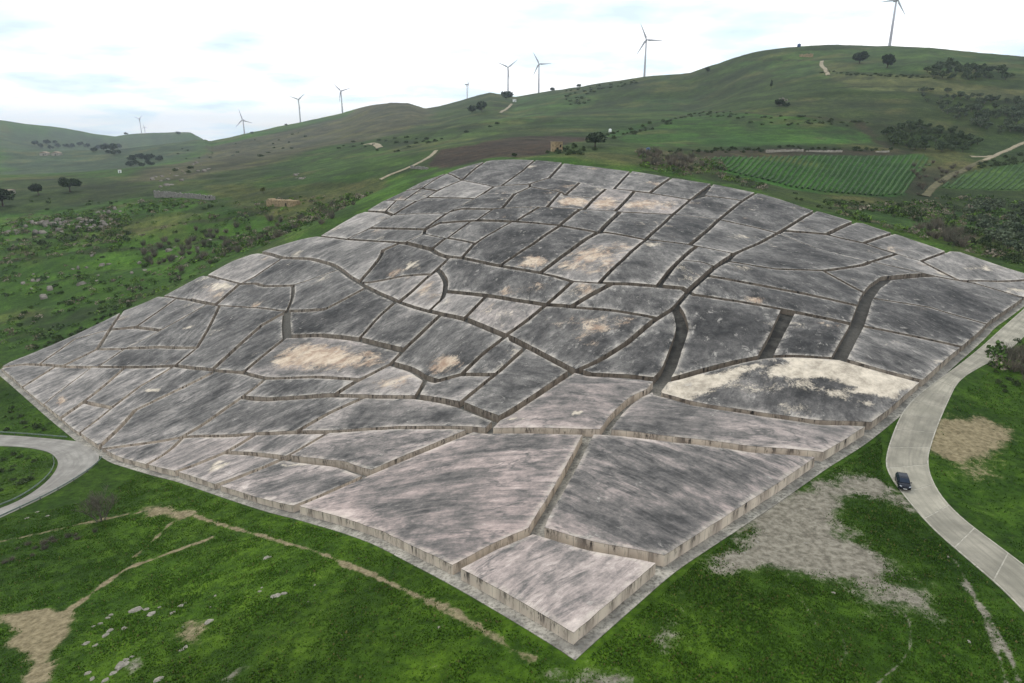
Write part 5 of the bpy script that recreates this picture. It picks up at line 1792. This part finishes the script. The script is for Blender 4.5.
for poly, n, seed, size, lab, grp in [
  ([(38,222),(62,216),(108,222),(108,228),(60,232),(0,236),(0,230)], 46, 51, (1.2,3.0), "grey rock in the broken ledge on the left hillside", "rocks of the left hillside ledge"),
  ([(85,214),(118,208),(124,213),(95,217)], 10, 52, (.8,1.8), "grey rock on the rise right of the broken ledge", "rocks right of the ledge"),
  ([(10,270),(80,255),(190,240),(220,235),(230,240),(190,262),(90,292),(40,305)], 30, 53, (.7,2.0), "weathered rock on the grass slope left of the blocks", "rocks on the left grass slope"),
  ([(145,178),(175,168),(215,160),(222,166),(160,190)], 26, 54, (1.2,2.6), "pale rock in the outcrop below the left ridge", "rocks of the outcrop below the left ridge"),
  ([(295,175),(306,172),(310,180),(298,182)], 8, 55, (1.0,2.0), "pale rock on the green knoll left of the ploughed field", "rocks on the green knoll"),
  ([(774,100),(785,98),(790,108),(778,109)], 12, 56, (1.2,2.4), "tan stone in the heap under two trees on the right hillside", "stones of the heap on the right hillside"),
 ]:
    g = random.Random(seed)
    for p in hit(scatter(poly, n, seed)):
        rock(p[0], p[1], g.uniform(*size), lab, grp, far=True)

# ------------------------------------------------------------------ wind turbines
M_TURB = plain("turbine_white_paint", (0.42, 0.41, 0.45), 0.45, 0.05, 0.5)
def blade_mesh(L):
    secs = [(0.0, .030, .030), (.04, .030, .028), (.16, .062, .018), (.45, .040, .010), (.8, .022, .005), (1.0, .006, .002)]
    v, f = [], []
    for t, c, th in secs:
        for k in range(8):
            a = 2*math.pi*k/8
            v.append((math.cos(a)*c*L+ (0.02*L if t > .1 else 0), math.sin(a)*th*L, t*L))
    for i in range(len(secs)-1):
        for k in range(8): f.append((i*8+k, i*8+(k+1) % 8, (i+1)*8+(k+1) % 8, (i+1)*8+k))
    f.append(tuple(range(40, 48)))
    return mesh_of("blade", v, f, True)
def turbine(bx, hub, rpx, angles, d, yaw, label):
    r = ray(hub[0], hub[1])*d
    x, y, hz = r[0], r[1], r[2]+CAMZ
    bz = float(surface(np.array([x]), np.array([y]))[0]) - 0.8
    H = hz-bz; R = rpx*d/FPX
    root = empty("wind_turbine", (x, y, bz), yaw)
    tag(root, label, "wind turbine", "wind turbines on the ridges")
    v, f = tube([(0, 0, 0), (0, 0, H*.5), (0, 0, H-1.2)], [2.3, 1.8, 1.3], 14)
    link("tower", mesh_of("tower", v, f, True), M_TURB, root)
    # nacelle along local y, rotor at -y
    pr = [(-3.2, 1.35), (-2.6, 1.6), (2.5, 1.75), (6.0, 1.5), (6.8, .9)]
    v, f = [], []
    for yy, s in pr:
        for k in range(10):
            a = 2*math.pi*k/10; ca, sa = math.cos(a), math.sin(a)
            q = (abs(ca)**4+abs(sa)**4)**-.25
            v.append((ca*q*s, yy, H+sa*q*s))
    for i in range(len(pr)-1):
        for k in range(10): f.append((i*10+k, i*10+(k+1) % 10, (i+1)*10+(k+1) % 10, (i+1)*10+k))
    f += [tuple(range(9, -1, -1)), tuple(range(40, 50))]
    link("nacelle", mesh_of("nacelle", v, f, True), M_TURB, root)
    v, f = tube([(0, -3.0, H), (0, -4.4, H), (0, -5.2, H), (0, -5.6, H)], [1.4, 1.35, .9, .2], 10)
    hubo = link("hub", mesh_of("hub", v, f, True), M_TURB, root)
    bm_ = blade_mesh(R); bm_.materials.append(M_TURB)
    for a in angles:
        b = link("blade", bm_, None, root)
        b.location = (0, -4.2, H)
        b.rotation_euler = (0, math.radians(a), 0)
    return H, R
for t in [((892), (896.3, 0.5), 17.5, (22, 142, 262), 1085, .1, "wind turbine cut by the photo's top edge on the right hill, blades largest of all"),
          (645.7, (646.3, 40), 16.5, (335, 92, 212), 1310, -.1, "tall wind turbine standing alone on the middle of the ridge"),
          (539, (539, 64), 13, (330, 88, 206), 1600, -.05, "right one of the two wind turbines close together above the ploughed field"),
          (508, (508, 67.5), 12, (293, 52, 172), 1660, .0, "left one of the two close wind turbines, dark trees at its foot"),
          (467, (467, 84.5), 9, (60, 180, 300), 2000, 1.45, "wind turbine seen edge-on behind the ridge"),
          (342, (341, 91), 10.5, (313, 73, 190), 1930, .05, "rightmost of the three wind turbines on the brown left ridge"),
          (300, (298.5, 99.5), 9.5, (288, 50, 172), 1930, .1, "middle one of the three wind turbines on the brown left ridge"),
          (244, (243, 120), 10.5, (345, 105, 228), 1900, -.1, "leftmost of the three wind turbines on the brown left ridge"),
          (141, (139.5, 119), 5.2, (295, 45, 175), 3300, 0, "taller one of two tiny wind turbines on the far left hill"),
          (144.5, (144.3, 127), 3.6, (350, 105, 230), 3500, 0, "shorter one of two tiny wind turbines on the far left hill")]:
    print("turbine", t[1], [round(k, 1) for k in turbine(*t)])

# ------------------------------------------------------------------ small buildings and walls
M_TAN = plain("tan_stone_wall", s2l(142,124,96), 0.95, 0.3, 0.8)
M_GREYW = plain("grey_stone_wall", s2l(122,118,112), 0.95, 0.25, 0.8)
M_PALEW = plain("pale_render", s2l(150,144,132), 0.9, 0.2, 0.6)
M_DARK = plain("dark_opening", s2l(30,28,26), 0.95, 0.2, 2)
M_ROOFT = plain("old_roof_tiles", s2l(134,120,104), 0.95, 0.3, 2)
M_WHITE = plain("white_paint", (0.75, 0.75, 0.73), 0.6, 0.08, 2)
M_BLUE = plain("blue_plastic", s2l(58,78,112), 0.5, 0.15, 2)

def prism(outline, y0, y1):
    """extrude an x/z outline between two depths"""
    n = len(outline)
    v = [(x, y0, z) for x, z in outline]+[(x, y1, z) for x, z in outline]
    f = [tuple(range(n)), tuple(range(2*n-1, n-1, -1))]+[(i, i+n, (i+1) % n+n, (i+1) % n) for i in range(n)]
    bm = bmesh.new()
    vs_ = [bm.verts.new(q) for q in v]
    for q in f: bm.faces.new([vs_[i] for i in q])
    bmesh.ops.recalc_face_normals(bm, faces=bm.faces[:])
    me = bpy.data.meshes.new("wall"); bm.to_mesh(me); bm.free()
    return me

def ruin_wall(name, px0, px1, py, h, mat, label, cat, seed, depth=.6, jag=.35, openings=()):
    a, b = at(px0, py), at(px1, py)
    L = np.linalg.norm(b[:2]-a[:2]); g = random.Random(seed)
    m = 0.5*(a+b)
    root = empty(name, (m[0], m[1], 0), math.atan2(b[1]-a[1], b[0]-a[0]))
    tag(root, label, cat)
    n = max(6, int(L/1.5)); top = []
    for i in range(n+1):
        x = -L/2+L*i/n
        z = h*(1-jag*g.random())
        top.append((x, z))
        if i < n: top.append((x+L/n*.8, z+g.uniform(-.2, .2)))
    out = [(-L/2, -1.8), (L/2, -1.8)] + top[::-1]
    link("wall", prism(out, -depth/2, depth/2), mat, root)
    for (u, w, z0, z1) in openings:
        link("opening", prism([(-L/2+u*L, z0), (-L/2+u*L+w, z0), (-L/2+u*L+w, z1), (-L/2+u*L, z1)], -depth/2-.04, depth/2+.04), M_DARK, root)
    PLANT_Z.append((root, m[0], m[1], 0))
    return root, L
ruin_wall("stone_wall", 155, 215, 199.5, 3.4, M_GREYW, "long pale grey broken wall on the left hillside", "wall", 1, 0.8, .3, ((.86, 1.0, 1.0, 2.2), (.92, 1.0, 1.0, 2.2)))
r_, L_ = ruin_wall("ruined_house", 270, 297, 206, 3.8, M_TAN, "low tan ruined house with a bush behind it on the left hillside", "house", 2, 5.0, .25, ((.7, 1.2, 0, 2.0),))
ruin_wall("stone_wall", 799.5, 813, 55.2, 4.6, M_TAN, "short tan wall near the top of the right hill", "wall", 4, 1.2, .3)
ruin_wall("stone_wall", 766, 803, 151.8, 1.3, M_PALEW, "left stretch of the long pale wall above the striped field", "wall", 5, .6, .2)
ruin_wall("stone_wall", 806, 842, 151.6, 1.3, M_PALEW, "middle stretch of the long pale wall above the striped field", "wall", 6, .6, .2)
ruin_wall("stone_wall", 876, 889, 151.4, 1.2, M_PALEW, "short right-hand stretch of the pale wall above the striped field", "wall", 7, .6, .2)
ruin_wall("stone_wall", 411, 428, 169.5, 1.6, M_GREYW, "broken grey wall beside the track left of the ploughed field", "wall", 8, .8, .5)

def small_house(px, py, wpx, h, mat, label, name="stone_house", depth=None, flat=False, cat="house"):
    p = at(px, py); s = wpx*mpp(px, py); d = depth or s*.8
    root = empty(name, (p[0], p[1], 0), .12)
    tag(root, label, cat)
    link("wall", box_mesh("wall", s, d, h+1.5, -1.5), mat, root)
    if flat:
        rf = prism([(-s/2-.15, h), (s/2+.15, h), (s/2+.15, h+.25), (-s/2-.15, h+.25)], -d/2-.15, d/2+.15)
    else:
        rf = prism([(-s/2-.2, h), (s/2+.2, h), (s/2+.2, h+.15), (0, h+s*.22), (-s/2-.2, h+.15)], -d/2-.2, d/2+.2)
    link("roof", rf, M_ROOFT, root)
    link("door", prism([(-s*.08, 0), (s*.12, 0), (s*.12, min(2.1, h*.7)), (-s*.08, min(2.1, h*.7))], -d/2-.05, -d/2+.1), M_DARK, root)
    link("window", prism([(s*.24, h*.42), (s*.38, h*.42), (s*.38, h*.7), (s*.24, h*.7)], -d/2-.05, -d/2+.1), M_DARK, root)
    PLANT_Z.append((root, p[0], p[1], 0))
small_house(556.5, 150.5, 10.5, 5.0, M_TAN, "small tan stone house beyond the top of the concrete blocks", flat=True)
small_house(514.5, 103, 3.2, 4.5, M_WHITE, "tiny white house at the foot of the ridge trees")
small_house(45, 154, 7, 4.5, M_PALEW, "left one of two long pale farm sheds in the far left valley", "farm_shed", 14, False, "shed")
small_house(57, 154.5, 7, 4.5, M_PALEW, "right one of two long pale farm sheds in the far left valley", "farm_shed", 14, False, "shed")
small_house(120, 173, 2.6, 3.2, M_WHITE, "tiny white house in the far left valley")
small_house(9, 194, 9, 3.4, M_PALEW, "low pale shed behind the big dark tree at the left edge", "farm_shed", 6, True, "shed")

def tank(px, py, wpx, h, mat, label, legs=False):
    p = at(px, py); r = wpx*mpp(px, py)/2
    root = empty("water_tank", (p[0], p[1], 0)); tag(root, label, "tank")
    z0 = 1.5 if legs else -.5
    v, f = tube([(0, 0, z0), (0, 0, z0+.1), (0, 0, h), (0, 0, h+.25*r), (0, 0, h+.4*r)], [r*.96, r, r, r*.7, r*.2], 14)
    link("tank_body", mesh_of("tank_body", v, f, True), mat, root)
    if legs:
        for a in (0.8, 2.4, 3.9, 5.5):
            v, f = tube([(math.cos(a)*r*.8, math.sin(a)*r*.8, -.8), (math.cos(a)*r*.8, math.sin(a)*r*.8, 1.6)], [.12, .12], 6)
            link("leg", mesh_of("leg", v, f), M_POST, root)
    PLANT_Z.append((root, p[0], p[1], 0))
tank(610, 134, 2.8, 3.6, M_WHITE, "white water tank on legs right of the dark round tree", True)
tank(648, 152, 4.0, 2.2, M_BLUE, "small blue tank in the field above the blocks' top edge")
tank(799, 46.5, 3.5, 4.0, M_BLUE, "small blue tank on the crest of the right hill")

# ------------------------------------------------------------------ far tracks
M_TRACK = plain("pale_dirt_track", s2l(134,124,104), 0.95, 0.25, 0.4)
def ribbon(name, px, w, mat, lift=.12):
    c = soften(hit(px)[:, :2], 2)
    L = np.linalg.norm(np.diff(c, axis=0), axis=1).sum()
    c = resample(c, max(8, int(L/3)))
    t = np.gradient(c, axis=0); t /= np.linalg.norm(t, axis=1, keepdims=True)
    s = np.stack([-t[:, 1], t[:, 0]], -1)
    g = np.random.default_rng(4)
    v, f = [], []
    for i in range(len(c)):
        ww = w*.5*(1+g.uniform(-.12, .12))
        for o in (-1.25, -1, 0, 1, 1.25):
            q = c[i]+s[i]*ww*o
            v.append((q[0], q[1], -0.5 if abs(o) > 1.1 else 0))
    v = np.array(v)
    v[:, 2] += surface(v[:, 0], v[:, 1]) + lift
    for i in range(len(c)-1):
        for k in range(4): f.append((i*5+k, i*5+k+1, (i+1)*5+k+1, (i+1)*5+k))
    o = link(name, mesh_of(name, v, f), mat)
    tag(o, kind='structure')
ribbon("track", [(380,180),(392,175),(410,168.5),(424,161),(432,155.5),(436,152)], 2.6, M_TRACK, .35)
M_TRACKB = plain("grassy_earth_track", s2l(86,82,58), 0.95, 0.3, 0.4)
ribbon("track", [(925,196),(935,186),(950,175),(968,167),(984,160.5)], 3.2, M_TRACKB, .32)
ribbon("track", [(984,160.5),(994,156.5),(1003,152),(1024,142),(1050,132)], 2.4, M_TRACK, .35)
ribbon("track", [(970,156.5),(985,157),(993,156)], 2.6, M_TRACK, .3)
ribbon("track", [(822,61),(821,65),(825,70),(828,76)], 3.4, M_TRACK, .7)
ribbon("track", [(500,112),(506,108),(512,104)], 3.4, M_TRACK, .6)
ribbon("track", [(366,144),(374,143.5),(380,147)], 5.0, M_TRACK, .6)

# ------------------------------------------------------------------ car
M_PAINT = plain("dark_blue_car_paint", s2l(26,30,40), 0.25, 0.1, 1.0, 0.3)
M_GLASS = plain("dark_car_glass", s2l(34,42,56), 0.08, 0.05, 1.0)
M_TYRE = plain("tyre_rubber", s2l(24,24,24), 0.9, 0.2, 3.0)
M_RIM = plain("alloy_rim", s2l(150,150,152), 0.35, 0.1, 3.0, 0.8)
M_LAMP = plain("headlamp_glass", s2l(190,194,200), 0.15, 0.05, 3.0)
M_TRIM = plain("black_plastic_trim", s2l(20,20,21), 0.6, 0.1, 3.0)
M_PLATE = plain("number_plate_white", s2l(205,205,205), 0.5, 0.05, 3.0)
def car():
    a, b = at(900, 473), at(905, 489)
    c = at(902.3, 486)
    dirv = (b-a)[:2]; dirv /= np.linalg.norm(dirv)
    yaw = math.atan2(dirv[1], dirv[0])                       # nose along local +x
    root = empty("parked_car", (c[0], c[1], float(ground(c[0], c[1]))+0.125), yaw)
    root.scale = (.88, .88, .88)
    tag(root, "dark blue hatchback facing downhill at the edge of the concrete road", "car")
    W2 = .89
    # body side outline and cross sections along the length
    xs = [-2.12, -2.05, -1.5, -.7, 0.2, .95, 1.5, 1.95, 2.12]
    top = [.70, .98, 1.02, 1.0, .98, .96, .90, .80, .58]
    bot = [.42, .30, .24, .24, .24, .24, .26, .30, .40]
    hw = [.74, .84, .88, .89, .89, .88, .86, .80, .66]
    v, f = [], []
    for x, t, bb, h in zip(xs, top, bot, hw):
        v += [(x, -h*.9, bb), (x, -h, bb+.12), (x, -h, t-.18), (x, -h*.93, t-.04), (x, -h*.55, t+.02), (x, h*.55, t+.02), (x, h*.93, t-.04), (x, h, t-.18), (x, h, bb+.12), (x, h*.9, bb)]
    n = 10
    for i in range(len(xs)-1):
        for k in range(n): f.append((i*n+k, i*n+(k+1) % n, (i+1)*n+(k+1) % n, (i+1)*n+k))
    f += [tuple(range(n)), tuple(range((len(xs)-1)*n+n-1, (len(xs)-1)*n-1, -1))]
    bm = bmesh.new(); vv = [bm.verts.new(q) for q in v]
    for q in f: bm.faces.new([vv[i] for i in q])
    bmesh.ops.recalc_face_normals(bm, faces=bm.faces[:])
    me = bpy.data.meshes.new("body"); bm.to_mesh(me); bm.free()
    body = link("body", me, M_PAINT, root)
    # roof with pillars, glass set into it
    def quad(name, pts, mat, parent=root, th=.02):
        p = [Vector(q) for q in pts]
        nrm = (p[1]-p[0]).cross(p[-1]-p[0]).normalized()
        m = len(p)
        vv = [tuple(q) for q in p]+[tuple(q-nrm*th) for q in p]
        ff = [tuple(range(m)), tuple(range(2*m-1, m-1, -1))]+[(i, i+m, (i+1) % m+m, (i+1) % m) for i in range(m)]
        return link(name, mesh_of(name, vv, ff), mat, parent)
    prof = [(-2.02, .96, .80), (-1.72, 1.38, .68), (-1.2, 1.47, .66), (-.2, 1.49, .65), (.35, 1.42, .66), (1.12, .96, .78)]
    v, f = [], []
    for x, z, h in prof:
        zz = .93 + (z-.93)*0
        v += [(x, -.80 if z > 1 else -h, .93), (x, -h, z), (x, h, z), (x, .80 if z > 1 else h, .93)]
    for i in range(len(prof)-1):
        for k in range(3): f.append((i*4+k, i*4+k+1, (i+1)*4+k+1, (i+1)*4+k))
    link("roof", mesh_of("roof", v, f, False), M_PAINT, root)
    quad("windscreen", [(1.06, -.70, 1.0), (1.06, .70, 1.0), (.40, .60, 1.405), (.40, -.60, 1.405)], M_GLASS).location = (.03, 0, .03)
    quad("rear_window", [(-1.98, .68, 1.03), (-1.98, -.68, 1.03), (-1.74, -.60, 1.34), (-1.74, .60, 1.34)], M_GLASS).location = (-.03, 0, .01)
    for s in (-1, 1):
        for (x0, x1, t0, t1) in ((.92, .02, .36, 0.0), (-.04, -.86, -.06, -.86), (-.94, -1.72, -.94, -1.55)):
            p = [(x0, s*.80, .98), (x1, s*.80, .98), (t1, s*.672, 1.40), (t0, s*.672, 1.40)]
            if s < 0: p = p[::-1]
            o = quad("side_window", p, M_GLASS); o.location = (0, s*.02, 0)
        v, f = tube([(.86, s*.84, 1.0), (.84, s*1.02, 1.03)], [.07, .09], 6)
        link("mirror", mesh_of("mirror", v, f), M_PAINT, root)
        o = quad("headlight", [(2.05, s*.50, .74), (1.90, s*.78, .76), (1.84, s*.78, .88), (2.0, s*.50, .84)][::s], M_LAMP); o.location = (.05, 0, 0)
        for x in (-1.33, 1.33):
            wh = empty("wheel", (0, 0, 0)); wh.parent = root; wh.location = (x, s*.80, .31)
            v, f = tube([(0, -.11, 0), (0, -.10, 0), (0, .10, 0), (0, .11, 0)], [.24, .315, .315, .24], 18)
            link("tyre", mesh_of("tyre", v, f), M_TYRE, wh)
            v, f = tube([(0, -.118, 0), (0, .118, 0)], [.20, .20], 14)
            f.append(tuple(range(13, -1, -1)))
            link("rim", mesh_of("rim", v, f), M_RIM, wh)
    quad("grille", [(2.13, -.45, .46), (2.13, .45, .46), (2.13, .45, .62), (2.13, -.45, .62)], M_TRIM).location = (.02, 0, 0)
    quad("number_plate", [(2.16, -.26, .40), (2.16, .26, .40), (2.16, .26, .51), (2.16, -.26, .51)], M_PLATE).location = (.02, 0, 0)
    quad("bumper", [(2.13, -.66, .34), (2.13, .66, .34), (2.11, .66, .45), (2.11, -.66, .45)], M_TRIM).location = (.01, 0, 0)
car()

# ------------------------------------------------------------------ grass tufts, nearest slopes only
M_TUFT = None
def mat_tuft():
    t = NT("grass_blades")
    c = t.attr('col', 'Color')
    t.color(c); t.rough(0.85)
    return t.m
def grass():
    g = np.random.default_rng(9)
    P = []
    for poly, n in (([(0,520),(100,500),(140,470),(300,515),(448,575),(577,668),(577,690),(-10,690)], 90000),
                    ([(577,668),(700,560),(880,435),(890,490),(1020,610),(1030,690),(560,690)], 70000),
                    ([(930,470),(950,400),(1000,365),(1034,345),(1034,570)], 14000),
                    ([(0,385),(60,430),(60,438),(0,434)], 2500), ([(0,449),(45,453),(55,465),(0,505)], 3000)):
        w = hit(poly)[:, :2]
        mn, mx = w.min(0), w.max(0)
        q = g.uniform(mn, mx, (n*3, 2))
        q = q[sdist(q[:, 0], q[:, 1], w) > 0][:n]
        P.append(q)
    q = np.vstack(P)
    x, y = q[:, 0], q[:, 1]
    a, b = ground_soil(x, y)
    soil = np.maximum(a, b)
    clump = fbm(x/2.2, y/2.2, 3)
    ok = (keepout(x, y) > 0.02) & (g.random(len(x)) > soil*1.9-0.1) & (clump + g.uniform(-.8, .8, len(x)) > -.35)
    x, y, clump, soil = x[ok], y[ok], clump[ok], soil[ok]
    z = surface(x, y) - 0.03
    n = len(x)
    h = (0.10 + 0.12*np.clip(clump+.4, 0, 1))*g.uniform(.6, 1.5, n)*(1-.5*soil)
    tint = ground_tint(x, y)*(1.15 + 0.75*g.random((n, 1)))*(1+0.25*np.clip(clump, -.6, .8))[:, None]
    dry = g.random(n) < 0.05
    tint[dry] = np.array(s2l(120,116,66))*g.uniform(.6, 1, (dry.sum(), 1))
    vs_, cs = [], []
    for k in range(3):
        an = g.uniform(0, 6.28, n)
        dx, dy = np.cos(an), np.sin(an)
        w_ = h*g.uniform(.30, .55, n)
        lean = h*g.uniform(.1, .7, n)
        b0 = np.stack([x-dy*w_, y+dx*w_, z], -1); b1 = np.stack([x+dy*w_, y-dx*w_, z], -1)
        t0 = np.stack([x+dx*lean, y+dy*lean, z+h], -1)
        vs_.append(np.stack([b0, b1, t0], 1)); cs.append(np.repeat(tint[:, None, :], 3, 1))
    v = np.concatenate(vs_).reshape(-1, 3); c = np.concatenate(cs).reshape(-1, 3)
    me = bpy.data.meshes.new("grass")
    m = len(v)//3
    me.vertices.add(len(v)); me.vertices.foreach_set('co', v.ravel().astype(np.float32))
    me.loops.add(len(v)); me.loops.foreach_set('vertex_index', np.arange(len(v), dtype=np.int32))
    me.polygons.add(m); me.polygons.foreach_set('loop_start', np.arange(0, len(v), 3, dtype=np.int32))
    me.update(calc_edges=True)
    cattr(me, 'col', np.clip(c, 0, 1))
    o = link("grass", me, mat_tuft())
    tag(o, "short green grass on the slopes around the concrete blocks", "grass", kind='stuff')
grass()

# ------------------------------------------------------------------ set every plant, rock and house on the ground in one go
_px = np.array([q[1] for q in PLANT_Z]); _py = np.array([q[2] for q in PLANT_Z])
_pz = surface(_px, _py)
for (o, x, y, dz), z in zip(PLANT_Z, _pz):
    o.location = (x, y, z-dz if dz > 0 else z+dz)

# ------------------------------------------------------------------ air
def haze():
    me = bpy.data.meshes.new("haze")
    bm = bmesh.new(); bmesh.ops.create_cube(bm, size=1.0)
    for v in bm.verts:
        v.co = Vector((v.co.x*28200, v.co.y*28200, -160 + (v.co.z+.5)*520))
    bm.to_mesh(me); bm.free()
    m = bpy.data.materials.new("pale_air"); m.use_nodes = True
    nt = m.node_tree; nt.nodes.clear()
    out = nt.nodes.new('ShaderNodeOutputMaterial'); pv = nt.nodes.new('ShaderNodeVolumePrincipled')
    pv.inputs['Color'].default_value = (0.78, 0.88, 1.0, 1)
    pv.inputs['Density'].default_value = 0.000075
    pv.inputs['Anisotropy'].default_value = 0.0
    nt.links.new(pv.outputs[0], out.inputs['Volume'])
    o = link("haze", me, m); tag(o, kind='stuff')
haze()
